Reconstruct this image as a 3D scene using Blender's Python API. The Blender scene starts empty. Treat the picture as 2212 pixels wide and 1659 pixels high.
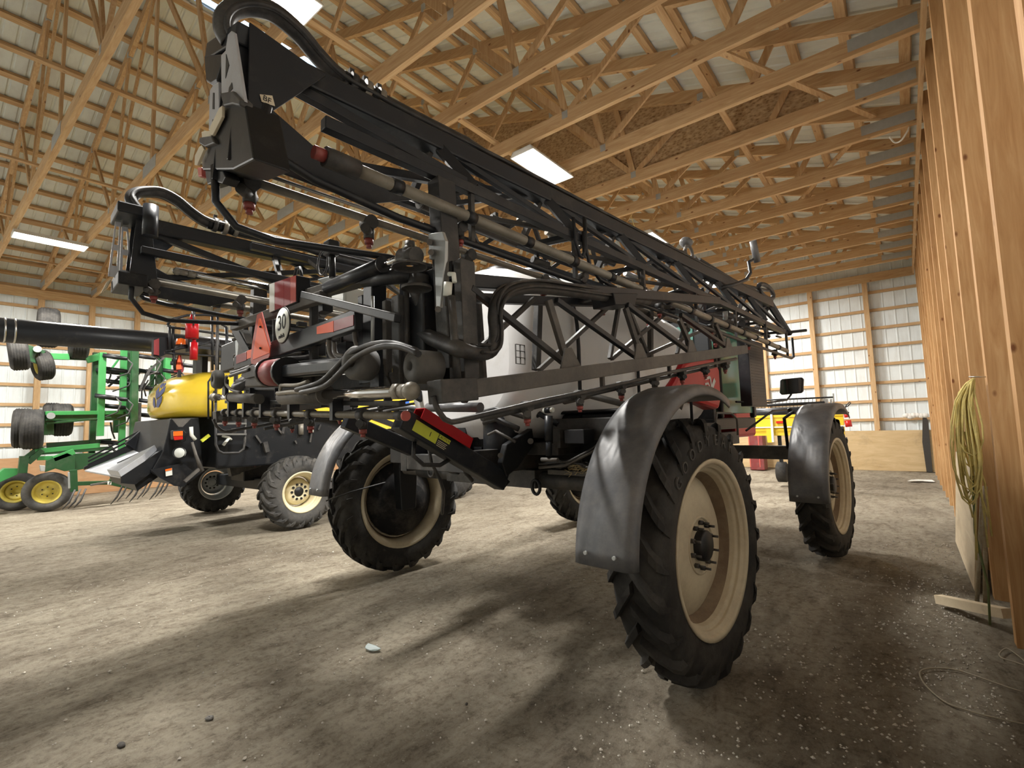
import bpy, bmesh, math, random
from mathutils import Vector, Matrix
random.seed(7)
V = Vector
PI = math.pi
scene = bpy.context.scene
COL = scene.collection
W_, H_ = 2212, 1659
FPX = 1060.5
YAW, PITCH, ROLL = .6745, .0857, -.029
CAM = V((0, 0, 1.75))
fw = V((-math.sin(YAW)*math.cos(PITCH), math.cos(YAW)*math.cos(PITCH), math.sin(PITCH)))
r0 = V((math.cos(YAW), math.sin(YAW), 0)); u0 = r0.cross(fw)
RT = r0*math.cos(ROLL)+u0*math.sin(ROLL); UP = -r0*math.sin(ROLL)+u0*math.cos(ROLL)
# sprayer frame (stands a little askew in the shed)
HA = .095
SO = V((-3.18, 3.68, 0))
HD = V((math.sin(HA), math.cos(HA), 0)); RG = V((HD.y, -HD.x, 0))

def ray(x, y):
    return fw + RT*((x-W_/2)/FPX) - UP*((y-H_/2)/FPX)
def on(x, y, ax, val):                      # measured point on a world plane
    d = ray(x, y); t = (val-CAM[ax])/d[ax]; return CAM+d*t
def sl(x, y, ax, val):                      # measured point on a plane of the sprayer's own axes
    d = ray(x, y); c = CAM-SO
    C = V((c.dot(RG), c.dot(HD), c.z)); D = V((d.dot(RG), d.dot(HD), d.z))
    return C + D*((val-C[ax])/D[ax])

# ------------------------------------------------------------------ materials
MATS = {}
def nodes(name):
    m = bpy.data.materials.new(name); m.use_nodes = True
    nt = m.node_tree; b = nt.nodes['Principled BSDF']
    return m, nt, b
def setp(b, **k):
    for a, v in k.items():
        a = a.replace('_', ' ')
        if a in b.inputs: b.inputs[a].default_value = v
def c4(c): return (c[0], c[1], c[2], 1)
def lk(nt, a, b): nt.links.new(a, b)
def noise(nt, vec, scale, detail=4, rough=.6, dist=0):
    n = nt.nodes.new('ShaderNodeTexNoise'); n.inputs['Scale'].default_value = scale
    n.inputs['Detail'].default_value = detail; n.inputs['Roughness'].default_value = rough
    n.inputs['Distortion'].default_value = dist
    if vec is not None: lk(nt, vec, n.inputs['Vector'])
    return n.outputs['Fac']
def ramp(nt, fac, stops):
    r = nt.nodes.new('ShaderNodeValToRGB'); e = r.color_ramp.elements
    while len(e) < len(stops): e.new(.5)
    for i, (p, c) in enumerate(stops):
        e[i].position = p; e[i].color = c4(c) if len(c) == 3 else c
    lk(nt, fac, r.inputs['Fac']); return r.outputs['Color']
def mapping(nt, scale=(1, 1, 1), rot=(0, 0, 0), coord='Object', rnd=False):
    t = nt.nodes.new('ShaderNodeTexCoord'); mp = nt.nodes.new('ShaderNodeMapping')
    mp.inputs['Scale'].default_value = scale; mp.inputs['Rotation'].default_value = rot
    src = t.outputs[coord]
    if rnd:
        oi = nt.nodes.new('ShaderNodeObjectInfo'); ad = nt.nodes.new('ShaderNodeVectorMath'); ad.operation = 'MULTIPLY_ADD'
        cb = nt.nodes.new('ShaderNodeCombineXYZ')
        for i in range(3): lk(nt, oi.outputs['Random'], cb.inputs[i])
        lk(nt, cb.outputs[0], ad.inputs[0]); ad.inputs[1].default_value = (37, 53, 71); lk(nt, src, ad.inputs[2]); src = ad.outputs[0]
    lk(nt, src, mp.inputs['Vector']); return mp.outputs['Vector']
def mix(nt, fac, a, b, mode='MIX'):
    m = nt.nodes.new('ShaderNodeMix'); m.data_type = 'RGBA'; m.blend_type = mode
    for s, v in ((0, fac), (6, a), (7, b)):
        if hasattr(v, 'is_output'): lk(nt, v, m.inputs[s])
        else: m.inputs[s].default_value = v if s == 0 else c4(v)
    return m.outputs[2]
def bump(nt, b, h, st=.3, dist=.01):
    n = nt.nodes.new('ShaderNodeBump'); n.inputs['Strength'].default_value = st; n.inputs['Distance'].default_value = dist
    lk(nt, h, n.inputs['Height']); lk(nt, n.outputs['Normal'], b.inputs['Normal'])

def plain(name, col, rough=.5, metal=0, var=.25, dust=None, dustamt=.35, scale=6, bmp=.1, spec=.5, coat=0):
    m, nt, b = nodes(name)
    setp(b, Roughness=rough, Metallic=metal, Specular_IOR_Level=spec, Coat_Weight=coat)
    v = mapping(nt)
    n = noise(nt, v, scale, 6)
    base = mix(nt, n, [c*(1-var) for c in col], [min(1, c*(1+var)) for c in col])
    if dust:
        n2 = noise(nt, v, scale*.6, 8, .75)
        f = ramp(nt, n2, [(.62-dustamt*.5, (0, 0, 0)), (.8-dustamt*.2, (dustamt*1.6,)*3)])
        base = mix(nt, f, base, dust)
    lk(nt, base, b.inputs['Base Color'])
    if bmp: bump(nt, b, noise(nt, v, scale*9, 4), bmp, .004)
    MATS[name] = m; return m
DUST = (.17, .152, .13)
def wood(name, ax, tint=(1, 1, 1)):
    m, nt, b = nodes(name); setp(b, Roughness=.72, Specular_IOR_Level=.25)
    s = [9, 9, 9]; s[ax] = .7
    v = mapping(nt, s, rnd=True)
    w = noise(nt, v, 2.2, 5, .6, 1.2)
    c = lambda r, g, bl: (r*tint[0], g*tint[1], bl*tint[2])
    base = ramp(nt, w, [(.25, c(.43, .255, .12)), (.5, c(.55, .365, .195)), (.75, c(.66, .48, .285))])
    oi = nt.nodes.new('ShaderNodeObjectInfo')
    base = mix(nt, .55, base, ramp(nt, oi.outputs['Random'], [(0, (.72, .66, .6)), (.5, (.95, .93, .9)), (1, (1.0, 1.0, 1.0))]), 'MULTIPLY')
    s2 = [5, 5, 5]; s2[ax] = 2.6
    vo = nt.nodes.new('ShaderNodeTexVoronoi'); lk(nt, mapping(nt, s2, rnd=True), vo.inputs['Vector']); vo.inputs['Scale'].default_value = 1.1
    k = ramp(nt, vo.outputs['Distance'], [(.05, (1, 1, 1)), (.11, (0, 0, 0))])
    base = mix(nt, k, base, c(.20, .09, .04))
    lk(nt, base, b.inputs['Base Color']); bump(nt, b, w, .15, .003)
    MATS[name] = m; return m
for nm, ax in (('wood_x', 0), ('wood_y', 1), ('wood_z', 2)): wood(nm, ax)
wood('wood_post', 2, (.93, .80, .66))
wood('wood_old', 1, (.55, .68, .85))
def osb():
    m, nt, b = nodes('strand_board'); setp(b, Roughness=.8, Specular_IOR_Level=.2)
    v = mapping(nt, (6, 6, 11))
    vo = nt.nodes.new('ShaderNodeTexVoronoi'); vo.inputs['Scale'].default_value = 2.2; vo.inputs['Randomness'].default_value = 1
    n = nt.nodes.new('ShaderNodeTexNoise'); n.inputs['Scale'].default_value = 2.5; n.inputs['Detail'].default_value = 5; lk(nt, v, n.inputs['Vector'])
    lk(nt, mix(nt, .7, v, n.outputs['Color'], 'ADD'), vo.inputs['Vector'])
    base = ramp(nt, vo.outputs['Distance'], [(0, (.20, .115, .05)), (.35, (.45, .30, .16)), (.8, (.58, .42, .25))])
    base = mix(nt, .5, base, ramp(nt, noise(nt, v, 1.3, 8, .7), [(.35, (.35, .28, .22)), (.65, (1, 1, 1))]), 'MULTIPLY')
    lk(nt, base, b.inputs['Base Color']); bump(nt, b, vo.outputs['Distance'], .3, .004); MATS['strand_board'] = m
osb()
def plyw(name, c1, c2, ax=1):
    m, nt, b = nodes(name); setp(b, Roughness=.8, Specular_IOR_Level=.2)
    s = [3, 3, 3]; s[ax] = .6
    n = noise(nt, mapping(nt, s, rnd=True), 1.6, 8, .65, 1.5)
    base = ramp(nt, n, [(.3, c1), (.7, c2)])
    n2 = noise(nt, mapping(nt), 2.0, 6, .7)
    base = mix(nt, ramp(nt, n2, [(.55, (0, 0, 0)), (.75, (.5, .5, .5))]), base, (.25, .19, .12))
    lk(nt, base, b.inputs['Base Color']); MATS[name] = m
plyw('plywood', (.50, .36, .19), (.64, .49, .29), 0)
plyw('plywood_pale', (.55, .45, .31), (.68, .58, .42), 1)
plyw('kick_board', (.40, .22, .11), (.50, .31, .17), 1)
def sheet(name, col, ax):
    m, nt, b = nodes(name); setp(b, Roughness=.45, Metallic=0.0, Specular_IOR_Level=.5)
    n = noise(nt, mapping(nt), 1.2, 6, .7)
    n2 = noise(nt, mapping(nt, [(1 if i == ax else 7) for i in range(3)]), 1.5, 5, .6)
    base = mix(nt, ramp(nt, n, [(.35, (0, 0, 0)), (.75, (.35, .35, .35))]), col, [c*.72 for c in col])
    base = mix(nt, ramp(nt, n2, [(.45, (0, 0, 0)), (.7, (.22, .22, .22))]), base, (.42, .40, .36))
    lk(nt, base, b.inputs['Base Color']); MATS[name] = m
sheet('wall_metal', (.80, .86, .88), 2)
sheet('roof_metal', (.68, .71, .655), 0)

plain('boom_black', (.014, .016, .020), .38, 0, .3, DUST, .16, 5, .15, .38)
plain('black_plain', (.010, .011, .013), .42, 0, .3, DUST, .16, 5, .1, .35)
plain('frame_dusty', (.026, .026, .027), .55, 0, .3, DUST, .38, 4, .2)
plain('dusty_beam', (.066, .062, .058), .62, 0, .3, DUST, .5, 4, .2)
plain('rubber', (.019, .0185, .018), .78, 0, .3, (.105, .097, .085), .36, 4, .3, .3)
plain('drive_black', (.011, .011, .012), .8, 0, .3, DUST, .3, 5, .2, .2)
plain('rubber_dusty', (.045, .044, .043), .85, 0, .3, (.15, .14, .125), .45, 5, .3)
plain('rim_cream', (.54, .47, .33), .6, 0, .12, (.33, .26, .18), .42, 7, .2)
plain('rim_yellow', (.62, .50, .09), .5, 0, .15, DUST, .3, 7, .1)
plain('rim_pale', (.74, .66, .44), .5, 0, .1, (.45, .28, .12), .2, 9, .1)
plain('fender_plastic', (.085, .088, .095), .42, 0, .25, (.22, .21, .20), .4, 4, .08)
plain('tank_white', (.76, .76, .76), .34, 0, .05, (.42, .38, .31), .26, 3, .05)
plain('paint_red', (.40, .008, .012), .32, 0, .1, None, .12, 4, .03, .3)
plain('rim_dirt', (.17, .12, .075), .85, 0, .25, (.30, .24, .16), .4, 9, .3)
plain('roller_grey', (.085, .083, .078), .7, 0, .2, DUST, .3, 8, .2)
plain('faded_red', (.20, .03, .03), .55, 0, .2, DUST, .3, 6, .1)
plain('retro_orange', (.98, .13, .03), .45, 0, .05, None, .2, 5, 0)
plain('retro_red', (.30, .03, .035), .4, 0, .15, DUST, .15, 20, 0)
plain('pink_red', (.52, .10, .08), .4, 0, .12, None, .15, 20, 0)
plain('sign_white', (.78, .80, .74), .4, 0, .05, DUST, .1, 6, 0)
plain('label_cream', (.70, .62, .46), .6, 0, .1, None, 0, 9, 0)
plain('ink_black', (.01, .01, .01), .5, 0, 0, None, 0, 5, 0)
plain('label_yellow', (.66, .70, .06), .5, 0, .1, DUST, .15, 9, 0)
plain('combine_yellow', (.80, .57, .045), .22, 0, .06, (.42, .30, .06), .16, 3, .02, coat=.5)
plain('logo_blue', (.06, .075, .22), .4, 0, .1, None, 0, 5, 0)
plain('blue_paint', (.03, .15, .62), .35, 0, .1, None, 0, 5, 0)
plain('green_paint', (.013, .062, .019), .4, 0, .22, DUST, .2, 5, .1)
plain('green_bright', (.042, .25, .068), .4, 0, .15, DUST, .15, 5, .1)
plain('steel', (.55, .55, .54), .28, .9, .12, DUST, .2, 8, .05)
plain('galvanized', (.45, .47, .47), .5, .55, .15, None, 0, 14, .05)
plain('plate_bare', (.50, .52, .56), .4, .15, .15, (.35, .33, .3), .3, 5, .05)
plain('pipe_grey', (.27, .25, .21), .45, .3, .25, (.12, .10, .08), .4, 9, .1)
plain('chrome', (.75, .75, .75), .12, 1, .05, None, 0, 5, 0)
plain('hose_black', (.02, .02, .021), .5, 0, .3, DUST, .3, 8, .1)
plain('nozzle_red', (.27, .05, .042), .45, 0, .15, DUST, .3, 15, 0)
plain('lamp_orange', (.90, .16, .02), .2, 0, .05, None, 0, 5, 0)
plain('lamp_red', (.55, .02, .015), .2, 0, .05, None, 0, 5, 0)
plain('lens_clear', (.75, .78, .74), .12, 0, .05, None, 0, 5, 0)
plain('rope_yellow', (.72, .60, .22), .8, 0, .2, (.34, .29, .13), .35, 20, .4)
plain('rope_green', (.13, .16, .06), .8, 0, .25, None, 0, 20, .4)
plain('cord_tan', (.30, .26, .19), .7, 0, .2, None, 0, 20, .2)
plain('cloth_white', (.78, .77, .73), .85, 0, .06, None, 0, 9, .3)
plain('straw', (.55, .45, .25), .9, 0, .2, None, 0, 9, .2)
plain('stone', (.50, .46, .40), .85, 0, .3, None, 0, 30, .4)
plain('clod_dark', (.05, .045, .04), .9, 0, .3, None, 0, 30, .5)
plain('wood_white', (.68, .62, .5), .7, 0, .08, None, 0, 9, .1)
plain('lamp_housing', (.8, .8, .78), .4, 0, .05, None, 0, 9, 0)
def glass(name, col, rough=.08):
    m, nt, b = nodes(name); setp(b, Base_Color=c4(col), Roughness=rough, Transmission_Weight=.55, Alpha=1, IOR=1.3); MATS[name] = m
glass('cab_glass', (.22, .50, .42))
glass('litter_glass', (.7, .78, .78))
def mirror():
    m, nt, b = nodes('mirror_glass'); setp(b, Base_Color=(.5, .5, .5, 1), Roughness=.06, Metallic=1); MATS['mirror_glass'] = m
mirror()
def emis(name, col, st):
    m, nt, b = nodes(name); setp(b, Base_Color=c4(col), Emission_Color=c4(col), Emission_Strength=st); MATS[name] = m
emis('tube_glow', (1, .97, .90), 14)
emis('daylight_panel', (.62, .78, .95), 1.3)
emis('wash_lamp', (1, 1, .97), 3)
def dirt():
    m, nt, b = nodes('dirt_floor'); setp(b, Roughness=.93, Specular_IOR_Level=.2)
    v = mapping(nt)
    big = noise(nt, v, .35, 6, .6, .6)
    base = ramp(nt, big, [(.32, (.34, .30, .24)), (.5, (.46, .415, .335)), (.68, (.58, .53, .43))])
    # ruts and scrape streaks run along the driving direction
    st = noise(nt, mapping(nt, (2.2, .75, 1), (0, 0, -.5)), 1.9, 12, .74, .8)
    base = mix(nt, .55, base, ramp(nt, st, [(.36, (.36, .31, .26)), (.54, (.92, .9, .87)), (.7, (1.0, 1.0, .97))]), 'MULTIPLY')
    fine = noise(nt, v, 18, 12, .8)
    base = mix(nt, .6, base, ramp(nt, fine, [(.36, (.22, .20, .17)), (.5, (.85, .83, .80)), (.66, (1.0, 1.0, 1.0))]), 'MULTIPLY')
    stain = noise(nt, v, .8, 5, .7, 1.0)
    base = mix(nt, ramp(nt, stain, [(.60, (0, 0, 0)), (.72, (.6, .6, .6))]), base, (.10, .075, .05))
    md_ = noise(nt, mapping(nt, (1.3, .8, 1), (0, 0, -.5)), 5.5, 12, .8, .4)
    base = mix(nt, .75, base, ramp(nt, md_, [(.36, (.38, .34, .30)), (.47, (.92, .90, .88)), (.6, (1.0, 1.0, 1.0))]), 'MULTIPLY')
    vo = nt.nodes.new('ShaderNodeTexVoronoi'); vo.inputs['Scale'].default_value = 34; lk(nt, v, vo.inputs['Vector'])
    peb = ramp(nt, vo.outputs['Distance'], [(.10, (1, 1, 1)), (.17, (0, 0, 0))])
    pn = ramp(nt, noise(nt, v, 5, 3), [(.5, (0, 0, 0)), (.62, (.8, .8, .8))])
    base = mix(nt, mix(nt, 1, peb, pn, 'MULTIPLY'), base, (.66, .62, .52))
    lk(nt, base, b.inputs['Base Color'])
    cl = noise(nt, mapping(nt, (1.6, .8, 1), (0, 0, -.5)), 7, 8, .72, .3)
    h = mix(nt, .5, cl, fine)
    bump(nt, b, h, 1.0, .085)
    MATS['dirt_floor'] = m
dirt()
def blow_moulded():
    m = MATS['fender_plastic']; nt = m.node_tree; b = nt.nodes['Principled BSDF']
    bump(nt, b, noise(nt, mapping(nt, (1, .6, .6)), 4.5, 2, .4, .6), .55, .05)
blow_moulded()
def M(n): return MATS[n]

# ------------------------------------------------------------------ mesh builder
class MB:
    def __init__(s): s.v = []; s.f = []; s.sm = []
    def add(s, vs, fs, smooth=False):
        o = len(s.v); s.v += [tuple(x) for x in vs]; s.f += [tuple(o+i for i in f) for f in fs]; s.sm += [smooth]*len(fs); return s
    def box(s, x0, x1, y0, y1, z0, z1):
        vs = [(x, y, z) for x in (x0, x1) for y in (y0, y1) for z in (z0, z1)]
        return s.add(vs, [(0, 1, 3, 2), (4, 6, 7, 5), (0, 4, 5, 1), (2, 3, 7, 6), (0, 2, 6, 4), (1, 5, 7, 3)])
    def bar(s, p, q, w, h=None, up=(0, 0, 1)):
        p, q = V(p), V(q); h = w if h is None else h; d = (q-p).normalized(); up = V(up)
        sd = d.cross(up)
        if sd.length < 1e-4: sd = d.cross(V((0, 1, 0)))
        sd.normalize(); u = sd.cross(d)
        vs = [e+sd*(a*w/2)+u*(b*h/2) for e in (p, q) for a in (-1, 1) for b in (-1, 1)]
        return s.add(vs, [(0, 1, 3, 2), (4, 6, 7, 5), (0, 4, 5, 1), (2, 3, 7, 6), (0, 2, 6, 4), (1, 5, 7, 3)])
    def tube(s, pts, r, n=8, cyc=False):
        pts = [V(p) for p in pts]; N = len(pts); vs = []; fs = []
        ref = None
        for i, p in enumerate(pts):
            a = pts[(i-1) % N] if (cyc or i > 0) else p; b = pts[(i+1) % N] if (cyc or i < N-1) else p
            d = (b-a).normalized()
            if ref is None:
                ref = d.cross(V((0, 0, 1)))
                if ref.length < .05: ref = d.cross(V((0, 1, 0)))
            ref = (ref-d*ref.dot(d)).normalized(); o = d.cross(ref)
            rr = r[i] if isinstance(r, (list, tuple)) else r
            for k in range(n):
                t = 2*PI*k/n; vs.append(p+ref*(rr*math.cos(t))+o*(rr*math.sin(t)))
        for i in range(N if cyc else N-1):
            j = (i+1) % N
            for k in range(n): fs.append((i*n+k, i*n+(k+1) % n, j*n+(k+1) % n, j*n+k))
        s.add(vs, fs, True)
        if not cyc:
            o = len(s.v)-len(vs)
            s.f += [tuple(o+k for k in range(n))[::-1], tuple(o+(N-1)*n+k for k in range(n))]; s.sm += [False]*2
        return s
    def cyl(s, p, q, r, n=14, r2=None):
        return s.tube([p, q], [r, r if r2 is None else r2], n)
    def lathe(s, prof, o, axis, n=32, smooth=True):        # prof: (distance along axis, radius)
        o, ax = V(o), V(axis).normalized(); a = ax.cross(V((0, 0, 1)))
        if a.length < .05: a = V((1, 0, 0))
        a.normalize(); b = ax.cross(a); vs = []; fs = []
        for h, r in prof:
            for k in range(n):
                t = 2*PI*k/n; vs.append(o+ax*h+a*(r*math.cos(t))+b*(r*math.sin(t)))
        for i in range(len(prof)-1):
            for k in range(n): fs.append((i*n+k, i*n+(k+1) % n, (i+1)*n+(k+1) % n, (i+1)*n+k))
        s.add(vs, fs, smooth); return s
    def prism(s, poly, vec):
        vec = V(vec); n = len(poly); vs = [V(p) for p in poly]+[V(p)+vec for p in poly]
        return s.add(vs, [tuple(range(n))[::-1], tuple(range(n, 2*n))]+[(i, (i+1) % n, n+(i+1) % n, n+i) for i in range(n)])
    def loft(s, secs, closed=True, smooth=True, caps=True):
        n = len(secs[0]); vs = [p for c in secs for p in c]; fs = []
        for i in range(len(secs)-1):
            for k in range(n if closed else n-1): fs.append((i*n+k, i*n+(k+1) % n, (i+1)*n+(k+1) % n, (i+1)*n+k))
        s.add(vs, fs, smooth)
        if caps and closed:
            o = len(s.v)-len(vs); m = (len(secs)-1)*n
            s.f += [tuple(o+k for k in range(n))[::-1], tuple(o+m+k for k in range(n))]; s.sm += [False]*2
        return s
    def ball(s, c, r, n=10):
        c = V(c); r = (r, r, r) if not hasattr(r, '__len__') else r; secs = []
        for i in range(n//2+1):
            t = -PI/2+PI*i/(n//2)+(1e-3 if i == 0 else 0)
            secs.append([c+V((r[0]*math.cos(t)*math.cos(2*PI*k/n), r[1]*math.cos(t)*math.sin(2*PI*k/n), r[2]*math.sin(t))) for k in range(n)])
        return s.loft(secs)
    def build(s, name, mat, parent=None, bevel=0, xf=None, **tags):
        me = bpy.data.meshes.new(name); vs = s.v
        if xf is not None: vs = [tuple(xf @ V(v)) for v in vs]
        me.from_pydata(vs, [], s.f); me.update()
        me.polygons.foreach_set('use_smooth', s.sm)
        bm = bmesh.new(); bm.from_mesh(me); bmesh.ops.recalc_face_normals(bm, faces=bm.faces); bm.to_mesh(me); bm.free()
        me.materials.append(M(mat) if isinstance(mat, str) else mat)
        o = bpy.data.objects.new(name, me); COL.objects.link(o)
        if parent is not None: o.parent = parent
        if bevel:
            md = o.modifiers.new('edge', 'BEVEL'); md.width = bevel; md.segments = 2; md.limit_method = 'ANGLE'; md.angle_limit = .7
        for k, v in tags.items(): o[k] = v
        return o
def rec(o):                     # move a top-level mesh's origin to its base, so that copies and tools have a sane pivot
    me = o.data; n = len(me.vertices)
    xs = [v.co.x for v in me.vertices]; ys = [v.co.y for v in me.vertices]; zs = [v.co.z for v in me.vertices]
    c = V(((min(xs)+max(xs))/2, (min(ys)+max(ys))/2, min(zs)))
    me.transform(Matrix.Translation(-c)); o.location = c; return o
def tag(o, label, cat, group=None, kind=None):
    o['label'] = label; o['category'] = cat
    if group: o['group'] = group
    if kind: o['kind'] = kind
    return o
def empty(name, loc, rz=0):
    o = bpy.data.objects.new(name, None); COL.objects.link(o); o.location = loc; o.rotation_euler = (0, 0, rz); o.empty_display_size = .2
    return o
def tree_copy(o, parent=None):
    c = o.copy(); COL.objects.link(c)
    if parent is not None: c.parent = parent
    for ch in list(o.children): tree_copy(ch, c)
    return c
def letters(txt, size, mat, name, parent, mtx, ext=.002, align='CENTER'):
    cu = bpy.data.curves.new(name+'_c', 'FONT'); cu.body = txt; cu.size = size; cu.extrude = ext; cu.align_x = align; cu.align_y = 'CENTER'; cu.resolution_u = 3
    t = bpy.data.objects.new(name+'_t', cu); COL.objects.link(t)
    bpy.context.view_layer.update()
    me = bpy.data.meshes.new_from_object(t.evaluated_get(bpy.context.evaluated_depsgraph_get()))
    bpy.data.objects.remove(t); bpy.data.curves.remove(cu)
    me.transform(mtx); me.materials.clear(); me.materials.append(M(mat))
    o = bpy.data.objects.new(name, me); COL.objects.link(o); me.name = name
    if parent is not None: o.parent = parent
    return o
def frame(o, x, y):                # matrix: text plane x,y directions at origin o
    x, y = V(x).normalized(), V(y).normalized(); z = x.cross(y)
    m = Matrix((x, y, z)).transposed().to_4x4(); m.translation = V(o); return m
ORD = ['first', 'second', 'third', 'fourth', 'fifth', 'sixth', 'seventh', 'eighth', 'ninth', 'tenth', 'eleventh', 'twelfth', 'thirteenth', 'fourteenth', 'fifteenth', 'sixteenth', 'seventeenth', 'eighteenth', 'nineteenth', 'twentieth', 'twenty-first', 'twenty-second', 'twenty-third', 'twenty-fourth', 'twenty-fifth', 'twenty-sixth', 'twenty-seventh', 'twenty-eighth', 'twenty-ninth', 'thirtieth', 'thirty-first', 'thirty-second', 'thirty-third', 'thirty-fourth']
def nth(i): return ORD[i]

# ================================================================== THE SHED
XR, XL, XC = .51, -20.66, -10.075
YB, YF = 20.0, -5.2
S = 1.2172; TY0 = 7.45; ZC = 6.35
SLOPE = 1/3.
def roofz(x): return ZC+.30+(XR-x if x > XC else x-XL)*SLOPE       # top of the top chords
def structure(o): o['kind'] = 'structure'; return o

# floor with real unevenness
def floor():
    mb = MB(); from mathutils import noise as mn
    xs = []; x = XL-.6
    while x < XR+.9: xs.append(x); x += .12 if x > -9 else .3
    xs.append(XR+.9); ys = []; y = YF-.3
    while y < YB+.3: ys.append(y); y += .12 if 0 < y < 9 else .3
    ys.append(YB+.3)
    vs = []
    for yy in ys:
        for xx in xs:
            z = .022*mn.noise(V((xx*.55, yy*.4, 0)))+.012*mn.noise(V((xx*2.1+yy*.9, yy*1.1-xx*.6, 3)))+.007*mn.noise(V((xx*6, yy*5, 7)))
            vs.append((xx, yy, z-.012))
    n = len(xs); fs = [(j*n+i, j*n+i+1, (j+1)*n+i+1, (j+1)*n+i) for j in range(len(ys)-1) for i in range(n-1)]
    mb.add(vs, fs, True); structure(mb.build('floor', 'dirt_floor'))
floor()

def ribbed(name, mat, o, u, v, lu, lv, nrm, pitch=.2286, h=.016):   # ribs run along v, spaced along u
    o, u, v, nrm = V(o), V(u), V(v), V(nrm); pts = [0.]; prof = []
    x = 0
    while x < lu:
        prof += [(x, 0), (x+pitch-.06, 0), (x+pitch-.042, h), (x+pitch-.018, h)]; x += pitch
    prof.append((lu, 0)); prof = [p for p in prof if p[0] <= lu+1e-6]
    vs = [];
    for a, b in prof: vs += [o+u*a+nrm*b, o+u*a+nrm*b+v*lv]
    mb = MB(); mb.add(vs, [(2*i, 2*i+1, 2*i+3, 2*i+2) for i in range(len(prof)-1)])
    return structure(mb.build(name, mat))
ribbed('wall_right', 'wall_metal', (XR+.34, YF, 0), (0, 1, 0), (0, 0, 1), YB-YF, ZC+.5, (-1, 0, 0), .3)
ribbed('wall_left', 'wall_metal', (XL-.06, YF, 0), (0, 1, 0), (0, 0, 1), YB-YF, ZC+.45, (1, 0, 0), .3)
def gable(name, y, nrm):
    mb = MB(); x = XL-.06; prof = []
    while x < XR+.34:
        prof += [(x, 0), (x+.24, 0), (x+.258, .016), (x+.282, .016)]; x += .3
    prof.append((XR+.34, 0)); prof = [p for p in prof if p[0] <= XR+.341]
    vs = []
    for a, b in prof: vs += [(a, y+nrm*b, 0), (a, y+nrm*b, roofz(a)+.1)]
    mb.add(vs, [(2*i, 2*i+1, 2*i+3, 2*i+2) for i in range(len(prof)-1)]); return structure(mb.build(name, 'wall_metal'))
gable('wall_back', YB+.04, -1); gable('wall_front', YF, 1)
L_s = (XR+.5-XC)/math.cos(math.atan(SLOPE))
ang = math.atan(SLOPE)
# one ceiling with both pitches, open along the ridge for the daylight strip
def ceiling():
    mb = MB()
    for sg, x0 in ((1, XR+.4), (-1, XL-.4)):
        u = V((0, 1, 0)); o = V((x0, YF-.1, roofz(XR)+.085-.4*SLOPE)); L = abs(x0-XC)-.16
        vs = []; y = 0; prof = []
        while y < YB-YF+.2:
            prof += [(y, 0), (y+.165, 0), (y+.185, .02), (y+.21, .02)]; y += .2286
        dv = V((-sg*L, 0, L*SLOPE))
        for a, b in prof: vs += [o+u*a+V((0, 0, b)), o+u*a+V((0, 0, b))+dv]
        mb.add(vs, [(2*i, 2*i+1, 2*i+3, 2*i+2) for i in range(len(prof)-1)])
    return structure(mb.build('ceiling', 'roof_metal'))
ceiling()
mb = MB(); zr = roofz(XC)+.16
for x0, x1 in ((XC-.2, XC-.02), (XC+.02, XC+.2)): mb.box(x0, x1, YF, YB, zr-.03, zr-.01)
structure(mb.build('window_1', 'daylight_panel'))
mb = MB(); mb.box(XC-.3, XC+.3, YF, YB, zr+.02, zr+.05); structure(mb.build('trim_1', 'galvanized'))

# purlins: one board each, running the length of the shed
pi = 0
for sg, side in ((1, 'right'), (-1, 'left')):
    for i in range(17):
        d = .15+i*.635
        x = (XR-d) if sg > 0 else (XL+d)
        z = roofz(x)+.038
        mb = MB()
        sl_ = sg*-SLOPE
        mb.bar((x, YF+.05, z), (x, YB-.05, z), .125, .07, up=(-sl_, 0, 1))
        o = rec(mb.build('roof_purlin', 'wood_y'))
        tag(o, 'pale roof purlin under the %s roof slope, %s up from the %s wall' % (side, nth(i), side), 'roof purlin', 'purlins under the %s roof slope' % side)

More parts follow.
